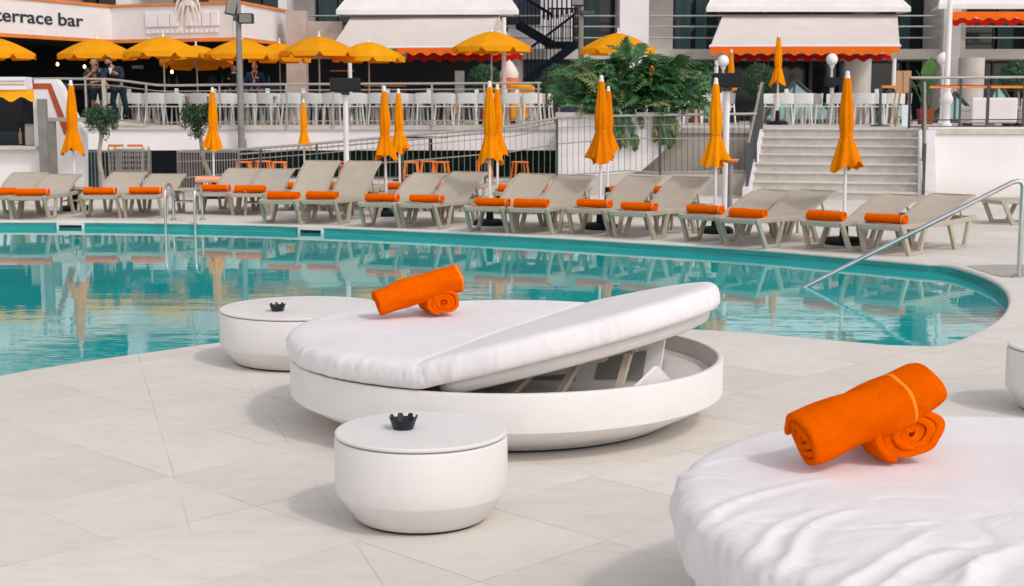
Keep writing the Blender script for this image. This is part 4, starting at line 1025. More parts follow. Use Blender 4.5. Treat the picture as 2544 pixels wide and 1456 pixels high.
# ================================================================== AWNINGS
def valance(x0, x1, z0, zb, Y, m, name, parent, wl=.40, amp=.045, o=Vector()):
    n = int((x1-x0)/.03); rows = [[], []]
    for i in range(n+1):
        x = x0+(x1-x0)*i/n; s = math.sin(2*math.pi*(x-x0)/wl)
        yy = Y+.012*math.sin(x*5)
        rows[0].append(Vector((x, yy, z0))-o); rows[1].append(Vector((x, yy-.01, zb-amp*s))-o)
    return MB().strip(rows).build(name, m, parent, 60)
def awning(label, hood, ftop, fbot, val, rear, posts, leftgap=False):
    (hx0, hx1, hy, HY) = hood; p = at(hx0, hy, HY); o = Vector((p.x, HY, p.z)); r = thing('awning', label, 'awning', o, 0, 'cream drop awnings of the hotel')
    x0, x1, z = p.x, at(hx1, hy, HY).x, p.z
    hm = MB(); hm.prism([(x0,HY,z),(x1,HY,z),(x1,HY,z+.14),(x0,HY,z+.14)], (0,.10,0)); 
    hm.strip([[Vector((x0,HY,z+.14)),Vector((x1,HY,z+.14))],[Vector((x0+.45,HY+1.0,z+.86)),Vector((x1-.45,HY+1.0,z+.86))]])
    hm.strip([[Vector((x0,HY+.1,z)),Vector((x0,HY,z+.14)),Vector((x0+.45,HY+1.0,z+.86))],[Vector((x0+.1,HY+1.2,z)),Vector((x0+.3,HY+1.2,z+.2)),Vector((x0+.45,HY+1.2,z+.86))]])
    hm.strip([[Vector((x1,HY+.1,z)),Vector((x1,HY,z+.14)),Vector((x1-.45,HY+1.0,z+.86))],[Vector((x1-.1,HY+1.2,z)),Vector((x1-.3,HY+1.2,z+.2)),Vector((x1-.45,HY+1.2,z+.86))]])
    hm.v = [tuple(Vector(v)-o) for v in hm.v]; hm.build('hood', M['hood'], r)
    if ftop:
        (a0, a1, ay0, ay1, AY), (b0, b1, by0, by1, BY) = ftop, fbot
        T0, T1_, D0, D1 = at(a0, ay0, AY), at(a1, ay1, AY), at(b0, by0, BY), at(b1, by1, BY)
        n, m = 24, 14; rows = []
        for j in range(m+1):
            v = j/m; row = []
            for i in range(n+1):
                h = i/n; A = T0.lerp(T1_, h); B = D0.lerp(D1, h); q = A.lerp(B, v); q.z -= .07*math.sin(math.pi*v)*(1-.4*(2*h-1)**2); q.y += .02*math.sin(h*9+v*3); row.append(q-o)
            rows.append(row)
        MB().strip(rows).build('fabric', M['cream'], r, 60)
        MB().tube([D0-o+Vector((-.05,0,0)), D1-o+Vector((.05,0,0))], .04, 8).build('front_bar', M['hood'], r, 60)
        for T_, D_ in ((T0, D0), (T1_, D1)): MB().bar(T_-o+Vector((0,.1,-.12)), D_-o+Vector((0,.02,-.06)), .05, .05).build('arm', M['white'], r)
    vx0, vx1, vy0, vy1, VY = val; a, b = at(vx0, vy0, VY), at(vx1, vy1, VY)
    valance(a.x, b.x, a.z, b.z, VY, M['aw_or'], 'valance', r, o=o)
    if rear:
        rx0, rx1, ry0, ry1, RY_ = rear; a, b = at(rx0, ry0, RY_), at(rx1, ry1, RY_); valance(a.x, b.x, a.z+.05, b.z, RY_, M['aw_shade'], 'rear_valance', r, .43, .05, o)
        MB().bar(Vector((a.x, RY_+.03, a.z+.03))-o, Vector((b.x, RY_+.03, a.z+.03))-o, .04, .06).build('rear_bar', M['hood'], r)
    for px, py in posts:
        t = at(px, py, val[4]+.06); MB().lathe([(.06,ZTER+.003),(.06,t.z)], 14, (t.x, t.y, 0)).build('post', M['white'], r, 40).location = -o
    return r
awning('wide cream awning above the middle of the terrace with an orange scalloped edge', (835,1289,36,45.2), (872,1236,42,36,45.6), (820,1266,119,116,42.5), (985,1272,119,134,42.44), (1010,1298,136,150,43.6), [(869,150)])
awning('wide cream awning right of the leafy plant with an orange scalloped edge', (1755,2263,29,45.0), (1796,2230,36,36,45.4), (1766,2234,115,114,42.8), (1765,2234,116,134,42.74), (1823,2214,138,150,44.2), [(1780,150),(2222,146)])
awning('cream awning at the top right corner showing only its orange scalloped edge', (2332,2860,22,44.6), None, None, (2366,2700,29,47,43.0), (2366,2700,48,61,43.8), [])
aw = bpy.data.objects['awning']; t = [at(1240,40,45.2), at(1216,104,43.3), at(1272,106,43.3)]
MB().prism([p-aw.location for p in t], (0,.01,0)).build('side_fabric', M['bwall'], aw)
M['navyblk'] = mat('black_metal', (.004,.007,.012), .7, .1, 5, spec=.1)
# ================================================================== FIRE STAIR
fs = thing('fire_stair', 'black metal outdoor stair with barred railings against the hotel wall', 'staircase', (2,45,0)); FO = Vector((2,45,0))
def fpart(mb, name, m=None): mb.v = [tuple(Vector(v)-FO) for v in mb.v]; return mb.build(name, m or M['navyblk'], fs)
ld0, ld1 = at(1362,118,45.4), at(1432,106,45.4)
fpart(MB().box(ld0.x, 44.6, ld0.z, ld1.x, 46.2, ld1.z), 'landing')
for k in range(13):
    x = ld0.x+(ld1.x-ld0.x)*k/12; fpart(MB().bar((x,44.62,ld1.z),(x,44.62,ld1.z+1.0),.03,.03,up=(0,1,0)), 'baluster')
fpart(MB().bar((ld0.x,44.62,ld1.z+1.0),(ld1.x,44.62,ld1.z+1.0),.05,.05), 'landing_rail')
def flight(a, b, y0, y1, n, nm):
    for y in (y0, y1):
        fpart(MB().bar(Vector((a.x,y,a.z)), Vector((b.x,y,b.z)), .05, .26), 'stringer')
        fpart(MB().bar(Vector((a.x,y,a.z+.95)), Vector((b.x,y,b.z+.95)), .05, .05), 'hand_rail')
    for i in range(n):
        t = (i+.5)/n; x = a.x+(b.x-a.x)*t; z = a.z+(b.z-a.z)*t
        fpart(MB().box(x-.13, y0, z-.015, x+.13, y1, z+.015), 'tread')
        fpart(MB().bar((x,y0-.02,z),(x,y0-.02,z+.95),.028,.028,up=(0,1,0)), 'baluster')
A = at(1428,112,45); B = at(1305,205,45); flight(A, B, 44.5, 45.5, 13, 'low')
A2 = at(1372,108,46.2); B2_ = at(1286,62,46.2); A2.z = ld1.z-.05; flight(A2, B2_, 45.7, 46.4, 9, 'up')
for px, y0, y1 in ((1352,0,62),(1362,0,64),(1372,0,60),(1384,0,60),(1396,0,52),(1408,0,50),(1420,0,46)):
    t, b = at(px, y0-40, 45.9), at(px, y1-14, 45.9); fpart(MB().bar(b, t, .05, .05, up=(0,1,0)), 'screen_bar')
# ================================================================== LAMPS, LOUDSPEAKERS
def pole_lamp(px, Y, ztop, zbase, label, heads):
    p = at(px, 200, Y); r = thing('lamp_post', label, 'lamp post', (p.x, Y, zbase))
    MB().tube([(0,0,0),(0,0,ztop-zbase)], [.085,.062], 14).build('pole', M['gmetal'], r, 60)
    for dx, dz, sx, sy, sz, ry, rx in heads:
        h = MB().cbox((dx,-.05,dz-zbase), sx, sy, sz, ry=ry, rx=rx).build('lamp_head', M['black'], r, bevel=.02)
        MB().cbox((dx,-.05-sy/2-.004,dz-zbase), sx*.86, .006, sz*.84, ry=ry, rx=rx).build('lamp_glass', M['gmetal'] if sz > .2 else M['dmetal'], h)
        MB().bar((0,-.03,dz-zbase),(dx*.8,-.03,dz-zbase), .05, .05).build('bracket', M['rail'], r)
    return r
z1 = at(595, 15, 34.7).z
pole_lamp(596, 34.75, 4.6, .74, 'tall grey lamp post with two floodlights left of the middle', [(-.14, z1-.0, .27, .07, .44, R(12), R(-10)), (.20, at(595,46,34.7).z, .34, .24, .24, 0, 0), (-.05, at(595,44,34.7).z, .12, .12, .16, 0, 0)])
MB().cbox((0,.16,.12), .14, .32, .22).build('wall_bracket', M['gmetal'], bpy.data.objects['lamp_post'])
pole_lamp(1443, 37.5, 4.7, ZTER, 'tall grey lamp post rising behind the big leafy plant', [(-.10, at(1443,4,37.5).z, .34, .25, .22, 0, 0), (.16, at(1443,32,37.5).z, .42, .3, .10, 0, 0)])
def speaker(px0, px1, py0, py1, Y, zb, label, ry=0, taper=0):
    a, b = at(px0, py1, Y), at(px1, py0, Y); cx = (a.x+b.x)/2
    r = thing('loudspeaker', label, 'loudspeaker', (cx, Y, zb))
    w, h = b.x-a.x, b.z-a.z; zc = (a.z+b.z)/2-zb
    c = MB().cbox((0,0,zc), w, .32, h, rz=ry).build('cabinet', M['black'], r, bevel=.02)
    MB().cbox(Vector((0,0,zc))+Matrix.Rotation(ry,3,'Z')@Vector((0,-.166,0)), w*.93, .012, h*.86, rz=ry).build('grille', M['dark'], c)
    MB().tube([(0,.02,0),(0,.02,zc-h/2)], .048, 14).build('pole', M['white'], r, 60)
    MB().cbox((0,.02,zc-h/2-.03), .14, .14, .05).build('mount', M['dmetal'], r)
    MB().cbox((0,.02,.012), .24, .24, .022).build('base_plate', M['gmetal'], r)
speaker(821, 894, 194, 228, 25.6, 0, 'black loudspeaker on a white pole left of the middle', R(12))
speaker(1769, 1845, 182, 218, 21.8, 0, 'black loudspeaker on a white pole before the leafy plant', R(-4))
speaker(2050, 2086, 192, 213, 38.5, ZTER, 'small black loudspeaker on a white pole behind the step railing', 0)
def globe_lamp(px, py, Y, label):
    p = at(px, py, Y); r = thing('globe_lamp', label, 'lamp', (p.x, Y, ZTER), 0, 'white globe lamps on the terrace'); z = p.z-ZTER
    MB().lathe([(.16*math.sin(math.pi*i/16)+.001, z-.17*math.cos(math.pi*i/16)) for i in range(17)], 24).build('globe', M['globe'], r, 180)
    MB().lathe([(.09,0),(.09,.05),(.04,.09),(.035,z-.24),(.07,z-.20),(.07,z-.155)], 14).build('post', M['white'], r, 50)
globe_lamp(1797,152,40,'white globe lamp under the left end of the right awning')
globe_lamp(2067,148,40.5,'white globe lamp behind the small loudspeaker on the terrace')
globe_lamp(2343,146,38.5,'white globe lamp beside the banana-leaf plant')
def urn_post(px, Y, ztop, label):
    p = at(px, 200, Y); r = thing('ornate_post', label, 'post', (p.x, Y, ZTER), 0, 'white ornate posts on the terrace'); h = ztop-ZTER
    MB().lathe([(.14,0),(.14,.06),(.10,.09),(.10,.48),(.12,.52),(.155,.58),(.15,.66),(.11,.74),(.085,.82),(.10,.86),(.085,.90),(.062,.96),(.058,h)], 24).build('shaft', M['white'], r, 40)
urn_post(1252, 38.2, 4.1, 'white ornate post with a bulbous base right of the middle umbrella')
urn_post(2353, 33.5, 4.2, 'tall white ornate post with a thick base at the right')
# ================================================================== OPEN UMBRELLAS
def open_umb():
    r = thing('open_umbrella', '', 'umbrella', (0,0,0), 0, 'open yellow umbrellas on the bar terrace')
    n = 64; Rr = 1.02; h = .41; rows = []
    def rad(a): return 1-.045*abs(math.sin(4*a))**1.5
    for s in (0,.06,.15,.3,.45,.6,.75,.88,1.0):
        rows.append([Vector((Rr*s*(1-(1-rad(a))*s)*math.cos(a), Rr*s*(1-(1-rad(a))*s)*math.sin(a), h*(1-s**1.55)-.028*abs(math.sin(4*a))*s*(1-s)*2)) for a in [2*math.pi*k/n for k in range(n)]])
    cp = MB().strip(rows, wrap=True).build('canopy', M['open'], r, 60)
    v = [[], []]
    for k in range(n):
        a = 2*math.pi*k/n; q = Rr*rad(a); m = abs(math.sin(4*a)); dz = -.135*min(1, m*4+.15)
        v[0].append(Vector((q*math.cos(a), q*math.sin(a), 0))); v[1].append(Vector((q*1.01*math.cos(a), q*1.01*math.sin(a), dz)))
    MB().strip(v, wrap=True).build('valance', M['open'], cp)
    MB().lathe([(.0,h+.14),(.02,h+.12),(.03,h+.08),(.018,h+.05),(.05,h-.005)], 12).build('finial', M['white'], r, 50)
    MB().tube([(0,0,h),(0,0,-1.78)], .022, 10).build('pole', M['rail'], r, 60)
    for k in range(8):
        a = 2*math.pi*k/8; c_, s_ = math.cos(a), math.sin(a)
        MB().tube([(Rr*.98*c_, Rr*.98*s_, -.005), (Rr*.5*c_, Rr*.5*s_, h*(1-.5**1.55)-.03), (0,0,h-.03)], .009, 5).build('rib', M['white'], r)
    MB().cbox((0,0,-1.80), .50, .50, .09).build('base', M['black'], r, bevel=.01); MB().tube([(0,0,-1.76),(0,0,-1.45)], .035, 8).build('base_tube', M['black'], r, 60)
    return r
ou = open_umb(); first = True
UMB = [(-18,93,36.5,1.03,'golden open umbrella cut off by the left edge'),(240,96,38.0,1.0,'golden open umbrella above the two leaning men'),(405,90,37.0,1.0,'golden open umbrella under the palm emblem'),
       (487,113,40.8,1.0,'lower golden umbrella behind, showing its reddish underside'),(600,97,38.2,1.0,'golden open umbrella behind the grey lamp post'),
       (694,106,40.0,.84,'lower golden umbrella behind, above the man in blue'),(792,90,38.4,1.02,'golden open umbrella over the left end of the middle awning'),(916,104,39.2,.97,'golden open umbrella left of the orange valance'),
       (1221,78,37.6,1.03,'golden open umbrella at the right end of the middle awning'),(1536,82,37.0,.95,'golden open umbrella behind the big leafy plant'),(1598,96,38.5,.4,'small golden umbrella tip peeping over the leafy plant')]
for px, py, Y, s, la in UMB[:-1]:
    z = at(px, py, Y).z-.41; p = at(px, py, Y); k = 1
    loc = (p.x, Y, z); sc = (s, s, 1.0)
    if first: o = ou; o.location = loc; o.scale = sc; o['label'] = la; first = False
    else: o = dup(ou, loc, rp_.uniform(0,.7), la, sc)
    # the pole reaches the floor: stretch pole and base only
    for ch in o.children:
        if ch.name.split('.')[0] == 'pole': ch.scale = (1/s,1/s,k) if False else (1,1,1)
    if py == 113: o.rotation_euler.x = R(-8)
    dz = ZTER-(z-1.845)
    for ch in o.children:
        nm = ch.name.split('.')[0]
        if nm in ('base','base_tube'): ch.location.z = dz
        if nm == 'pole' and abs(dz) > .002: ch.scale.z = (1.78-dz)/1.78 if dz < 0 else 1-dz/2.28; 
# ================================================================== CAFE TABLES AND CHAIRS
def chair_proto():
    r = thing('cafe_chair', '', 'chair', (0,0,0), 0, 'white café chairs on the terrace')
    st_ = []
    MB().cbox((0,0,.455), .44, .43, .03).build('seat', M['chair'], r, bevel=.012)
    rows = [[], []]
    for sgn in (0, 1):
        pass
    n = 10; up = [[], []]; 
    f1 = [[Vector((.262*math.sin(t), -.16-.07*math.cos(t) if True else 0, z)) for t in [R(-80+160*i/n) for i in range(n+1)]] for z in (.52,.62,.72,.785)]
    f1 = [[p+Vector((0, -.06*(p.z-.5), .015*math.cos(p.x*6))) for p in rw] for rw in f1]
    mb = MB().strip(f1); mb.strip([[p+Vector((0,.02,0)) for p in rw] for rw in f1])
    mb.strip([f1[-1], [p+Vector((0,.02,0)) for p in f1[-1]]]); mb.strip([f1[0], [p+Vector((0,.02,0)) for p in f1[0]]])
    mb.build('backrest', M['chair'], r, 60)
    for x in (-1, 1):
        for y in (-1, 1):
            MB().bar((x*.19, y*.18, .45 if y > 0 else .56), (x*.235, y*.225, 0), .034, .034, up=(0,1,0)).build('leg', M['chair'], r)
    return r
def cafe_table():
    r = thing('cafe_table', '', 'table', (0,0,0), 0, 'white café tables on the terrace')
    MB().cbox((0,0,.725), .70, .70, .03).build('table_top', M['chair'], r, bevel=.008)
    for x in (-.3,.3):
        for y in (-.3,.3): MB().bar((x,y,.71),(x,y,0), .04, .04, up=(0,1,0)).build('leg', M['chair'], r)
    return r
c0 = chair_proto(); t0 = cafe_table(); cf = tf = True; nf = None
def holder_proto():
    o = MB().cbox((0,0,.085), .10, .05, .17).build('napkin_holder', M['ltblue']); o['category'] = 'napkin holder'; o['group'] = 'pale napkin holders on the café tables'; return o
TAB = [(318,36.9,0,'nearest the leaning men'),(430,36.5,0,'below the palm emblem'),(540,36.9,0,'just left of the grey lamp post'),(652,36.6,0,'before the man in blue'),(755,36.9,0,'before the warm stone pier'),
       (862,36.6,0,'behind the left loudspeaker'),(968,36.9,0,'behind the paired closed parasols'),(1078,36.5,0,'below the orange valance'),(1180,36.9,0,'left of the white ornate post'),(1290,36.6,0,'right of the white ornate post'),
       (1735,36.2,0,'right of the big leafy plant'),(1958,37.2,0,'at the top left of the steps'),(2104,37.0,0,'behind the top parasol'),(2180,37.4,0,'at the top right of the steps')]
rc = random.Random(11)
for i, (px, Y, z_, wh) in enumerate(TAB):
    x = X_(px, Y); la = 'white square café table '+wh
    if tf: t0.location = (x, Y, ZTER); t0['label'] = la; tf = False
    else: dup(t0, (x, Y, ZTER), R(rc.uniform(-4,4)), la)
    for dx, dy, rz, nm in ((-.24,-.56,0,'near left of'),(.26,-.54,0,'near right of'),(-.58,.05,-90,'left of'),(.60,-.02,90,'right of'),(-.20,.6,180,'beyond'),(.34,.62,180,'beyond and right of')):
        lc = (x+dx+rc.uniform(-.05,.05), Y+dy+rc.uniform(-.04,.04), ZTER); la = ('white chair %s the table %s' % (nm, wh)) if nm.startswith('beyond') else ('white chair at the %s the table %s' % (nm, wh))
        rz_a = R(rz+rc.uniform(-24,24))
        if cf: c0.location = lc; c0.rotation_euler.z = rz_a; c0['label'] = la; cf = False
        else: dup(c0, lc, rz_a, la)
    if i != 12:
        lc = (x+rc.uniform(-.15,.15), Y+.05, ZTER+.742); la = 'pale napkin holder on the café table '+wh
        if nf is None: nf = holder_proto(); nf.location = lc; nf['label'] = la
        else: dup(nf, lc, R(rc.uniform(-30,30)), la)
# ================================================================== UNDERCROFT: STOOLS, CART, FENCES, KIOSK
def stool():
    r = thing('orange_stool', '', 'stool', (0,0,0), 0, 'orange stools behind the ramp fence')
    r.scale = (1,1,.68)
    MB().cbox((0,0,.70), .34, .30, .05).build('seat', M['oran2'], r, bevel=.015)
    for x in (-1,1):
        for y in (-1,1): MB().bar((x*.13,y*.11,.68),(x*.19,y*.16,0), .035, .035, up=(0,1,0)).build('leg', M['oran2'], r)
    for y in (-1,1): MB().bar((-.165,y*.14,.26),(.165,y*.14,.26), .025, .025).build('footrest', M['oran2'], r)
    return r
s0 = None
for px, Y, la in ((606,33.4,'orange stool left of the ramp fence post'),(652,33.8,'orange stool beside the ramp fence post'),(692,33.3,'orange stool right of the ramp fence post'),(866,33.5,'orange stool between the two steep-backed loungers'),(1022,33.3,'orange stool right of the paired parasols'),
                  (1062,33.9,'orange stool left of the black table stand'),(1095,33.4,'orange stool right of the black table stand'),(1202,33.5,'orange stool at the foot of the middle double parasol'),(1292,33.4,'orange stool before the end of the green screen')):
    x = X_(px, Y, .5)
    if s0 is None: s0 = stool(); s0.location = (x, Y, 0); s0['label'] = la
    else: dup(s0, (x, Y, 0), R(rc.uniform(-30,30)), la)
for px, la in ((1070,'black pedestal table under the terrace among the orange stools'),(1000,'second black pedestal table under the terrace, by the paired parasols')):
    r = thing('pedestal_table', la, 'table', (X_(px,34.2,.5),34.2,0)); MB().lathe([(0,1.02),(.42,1.02),(.42,1.05),(0,1.05)], 28).build('table_top', M['black'], r, 40)
    MB().tube([(0,0,.02),(0,0,1.02)], .045, 10).build('column', M['black'], r, 60); MB().lathe([(0,0),(.25,0),(.24,.025),(0,.03)], 20).build('base', M['black'], r, 40)
# trolley
p = at(322, 430, 30.2); r = thing('wire_trolley', 'wire-sided trolley with an orange top bar behind the loungers', 'trolley', (p.x, 30.2, 0))
w_, h0, h1 = .36, .42, .92
for x in (-w_, w_):
    for y in (-.25,.25): MB().bar((x*.9,y,.08),(x,y,h1), .03, .03, up=(0,1,0)).build('leg', M['rail'], r)
for y in (-.25,.25):
    g = MB()
    for i in range(5): g.bar((-w_,y,h0+.11*i),(w_,y,h0+.11*i), .012, .012)
    for i in range(9): g.bar((-w_+2*w_*i/8,y+.006,h0),(-w_+2*w_*i/8,y+.006,h1-.02), .01, .01, up=(0,1,0))
    g.build('wire_side', M['rail'], r)
MB().cbox((0,0,h0-.02), 2*w_, .5, .02).build('shelf', M['gmetal'], r); MB().cbox((0,0,.14), 1.8*w_, .46, .02).build('shelf', M['gmetal'], r)
for x in (-.2,.2): MB().cbox((x,-.25,h1+.03), .32, .05, .05).build('top_bar', M['orange'], r, bevel=.01)
for x in (-w_*.85, w_*.85):
    for y in (-.22,.22): MB().lathe([(.01,-.015),(.05,-.015),(.05,.015),(.01,.015)], 14).build('wheel', M['black'], r, 40, loc=(x,y,.05)).rotation_euler = (0,R(90),0)
def small_fence(px0, px1, Y, ztop, n, label, m, body=None):
    a, b = X_(px0, Y, .6), X_(px1, Y, .6); r = thing('metal_fence', label, 'fence', (a, Y, 0)); w = b-a
    MB().bar((0,0,ztop),(w,0,ztop),.035,.035).build('top_rail', m, r); MB().bar((0,0,.10),(w,0,.10),.03,.03).build('lower_rail', m, r)
    for i in range(n+1): baluster(r, (w*i/n,0,.1), (w*i/n,0,ztop), .018, m)
    for x in (0, w): MB().bar((x,.03,0),(x,.03,ztop+.03),.045,.045,up=(0,1,0)).build('post', m, r)
small_fence(158, 296, 28.9, .86, 16, 'grey barred fence behind the leftmost parasol', M['gmetal'])
small_fence(300, 372, 30.9, .80, 10, 'short grey barred fence behind the wire trolley', M['gmetal'])
small_fence(442, 592, 29.2, .84, 22, 'dark barred fence behind the leaning small tree', M['gmetal'])
o = fbox('glass_screen', 166, 372, 240, 470, 29.6, .05, M['curtain']); tag(o, 'dark blue-grey screen panel behind the leftmost parasol', 'screen')
o = fbox('brown_panel', 440, 384, 500, 470, 30.5, .1, mat('brown_slat', (.055,.04,.04), .8, .2, 3)); tag(o, 'dark brown panel behind the barred fence by the leaning tree', 'screen')
r = thing('rolled_mat', 'pale orange rolled cushion behind the leaning small tree', 'cushion', at(518, 446, 27.2)); MB().tube([(-.24,0,0),(.24,0,.0)], .06, 14).build('roll', M['towel_edge'], r, 60)
# kiosk
KY = 27.0; k0 = Vector((at(0,300,KY).x, KY, 0)); kz = lambda py: at(0, py, KY).z; kx = lambda px: at(px, 300, KY).x-k0.x
kb = thing('pool_kiosk', 'white pool bar kiosk with a yellow scalloped awning at the left edge', 'kiosk', k0)
MB().box(-4, .4, 0, kx(96), 3.0, kz(436)).build('counter_front', M['wwall'], kb) if False else None
MB().box(-4, .10, 0, kx(98), .35, kz(372)-.002).build('counter_front', M['wwall'], kb)
MB().box(-4, -.10, kz(372), kx(94), .5, kz(363)).build('counter_top', M['stone'], kb, bevel=.01)
MB().box(-4, 1.8, .8, kx(90), 1.95, kz(200)).build('inner_wall', M['dark'], kb)
MB().box(kx(84), .0, 0, kx(104), .34, kz(246)).build('corner_pier', M['wwall'], kb)
MB().box(kx(48), .30, kz(363)+.01, kx(83.5), .5, kz(308)).build('side_panel', M['bwall'], kb)
MB().box(kx(48), .22, kz(308), kx(78), .55, kz(250)).build('screen', M['black'], kb)
MB().box(-4, -.30, kz(222), kx(80), .12, kz(192)).build('roof', M['hood'], kb, bevel=.015)
for y_, m in ((209,M['orange']),(201,M['rail'])): MB().box(-4, -.318, kz(y_+1.6), kx(80), -.303, kz(y_)).build('stripe', m, kb)
a = at(-200, 222, KY-.32); b = at(86, 247, KY-.32); valance(a.x, b.x, a.z, b.z, KY-.33, M['yel'], 'valance', kb, .40, .045, k0)
MB().box(-4, -.37, kz(223.5), kx(86), -.32, kz(214)).build('front_bar', M['hood'], kb)
for i, px in enumerate((8,22,30,44)):
    MB().lathe([(.035,kz(362)+.01),(.035,kz(362)+.20),(.012,kz(362)+.26),(.012,kz(362)+.32),(0,kz(362)+.32)], 10, (kx(px),.9,0)).build('bottle', M['wood'] if i == 0 else M['curtain'], kb, 40)
MB().box(-4, 1.0, kz(362)-.01, kx(48), 1.7, kz(330)).build('back_counter', M['navy'], kb)
o = fbox('timber_screen', 30, 432, 66, 500, 25.9, .06, M['wood']); tag(o, 'brown slatted timber panel between the two left-end loungers', 'screen')
# grey gate frame and white fin with its orange band
gf = thing('gate_frame', 'grey metal gate frame between the kiosk and the white fin wall', 'gate frame', (0,0,0))
for px0, px1, y0, y1, Y in ((101,112,246,436,26.8),(118,134,300,436,27.3)): fbox('post', px0, y0, px1, y1+40, Y, .12, M['gmetal'], gf)
fbox('lintel', 104, 292, 210, 302, 27.28, .1, M['rail'], gf)
WY = 28.2
fin = thing('fin_wall', 'white sloping fin wall with a brick-orange edge band by the kiosk', 'wall', (0, WY, 0))
def wp(x, y): p = at(x, y, WY); return Vector((p.x, 0, p.z))
b0_ = wp(136, 470); b1_ = wp(206, 470); b0_.z = b1_.z = 0
MB().prism([wp(84,197), wp(136,197), wp(150,216), wp(160,242), wp(206,330), b1_, b0_, wp(100,300), wp(84,300)], (0,.35,0)).build('face', M['wwall'], fin)
MB().prism([Vector((p.x,-.012,p.z)) for p in (wp(82,207), wp(127,207), wp(176,331), wp(160,335), wp(119,221), wp(82,221))], (0,.10,0)).build('edge_band', M['rust'], fin)
# ================================================================== GLAZED PYRAMIDS, SOFAS, EASEL, POT
def pyramid(px, pya, base_px0, base_px1, Y, label):
    a, b = X_(base_px0, Y), X_(base_px1, Y); cx = (a+b)/2; w = (b-a)/2; h = at(px, pya, Y+w*.6).z-ZTER
    r = thing('skylight_pyramid', label, 'skylight', (cx, Y+w, ZTER), 0, 'teal pyramid skylights on the terrace')
    B = [Vector((-w,-w,.12)), Vector((w,-w,.12)), Vector((w,w,.12)), Vector((-w,w,.12))]; T = Vector((0,0,h))
    for i in range(4): MB().prism([B[i], B[(i+1) % 4], T], Vector((0,0,-.02))).build('pane', M['teal'], r)
    for i in range(4):
        MB().bar(B[i]+Vector((0,0,.03)), T+Vector((0,0,.03)), .09, .07).build('rib', M['dmetal'], r)
        m_ = (B[i]+B[(i+1) % 4])/2; MB().bar(m_.lerp(B[i],.3)+Vector((0,0,.015)), T+Vector((0,0,.01)), .05, .05).build('rib', M['dmetal'], r)
    MB().box(-w-.04,-w-.04,.001,w+.04,w+.04,.119).build('kerb', M['dmetal'], r)
pyramid(1992, 202, 1898, 2086, 39.0, 'large teal glazed pyramid skylight behind the chairs atop the steps')
pyramid(2222, 218, 2182, 2262, 39.8, 'small teal glazed pyramid skylight behind the easel')
pyramid(2385, 232, 2340, 2430, 40.2, 'teal glazed pyramid skylight behind the tall ornate post')
pyramid(2488, 204, 2440, 2540, 42.0, 'teal glazed pyramid skylight above the white sofas')
pyramid(1752, 206, 1700, 1812, 41.0, 'teal glazed pyramid skylight between the leafy plant and the loudspeaker')
def sofa(px0, px1, Y, label):
    a, b = X_(px0, Y), X_(px1, Y); w = b-a; r = thing('white_sofa', label, 'sofa', (a, Y, ZTER), 0, 'white sofas on the right terrace')
    MB().box(0,0,.06,w,.75,.34).build('seat_base', M['sofa'], r, bevel=.02); MB().box(.02,-.14,.08,w-.02,-.003,.66).build('backrest', M['sofa'], r, bevel=.04)
    for x0 in (0, w/2): MB().box(x0+.02,.02,.342,x0+w/2-.02,.74,.46).build('cushion', M['sofa'], r, bevel=.04)
    for x in (.05, w-.11): MB().box(x,.05,0.001,x+.06,.65,.059).build('foot', M['dmetal'], r)
sofa(2406, 2524, 33.8, 'white sofa with its back to the pool at the right'); sofa(2530, 2640, 33.8, 'white sofa cut off at the right edge of the terrace')
r = thing('low_table', 'low white table beyond the sofas\' left end', 'table', (X_(2430,35.5), 35.5, ZTER)); MB().cbox((0,0,.38), .8,.6,.04).build('table_top', M['stone'], r)
for x in (-.35,.35): MB().cbox((x,0,.18), .05,.5,.355).build('leg', M['stone'], r)
# easel
p = at(2246, 230, 32.0); ez = thing('easel_sign', 'wooden easel holding a plain brown board at the top of the steps', 'easel', (p.x, 32.0, ZTER)); q = lambda x, y: Vector((at(x, y, 32).x-p.x, 0, at(x, y, 32).z-ZTER))
a, b = q(2224, 231), q(2264, 176); MB().box(a.x, -.03, a.z, b.x, -.005, b.z).build('board', M['wood'], ez, bevel=.004)
MB().bar(q(2243,232)+Vector((0,-.034,0)), q(2243,178)+Vector((0,-.034,0)), .012, .006, up=(0,1,0)).build('board_batten', M['terra'], ez)
MB().bar(q(2232,200)+Vector((0,.02,0)), Vector((q(2214,200).x,.0,0)), .03, .025, up=(0,1,0)).build('leg', M['wood'], ez)
MB().bar(q(2256,200)+Vector((0,.02,0)), Vector((q(2266,200).x,.0,0)), .03, .025, up=(0,1,0)).build('leg', M['wood'], ez)
MB().bar(q(2243,190)+Vector((0,.03,0)), Vector((q(2243,200).x,.5,0)), .03, .025, up=(0,1,0)).build('leg', M['wood'], ez)
MB().bar(q(2222,291), q(2262,291), .03, .03).build('cross_bar', M['wood'], ez)
o = MB().cbox((p.x+.02, 31.9, ZTER+.25), .16, .02, .48, rx=R(-8)).build('leaning_card', M['ltblue']); o.location.y = 0; tag(o, 'pale card leaning under the wooden easel', 'card')
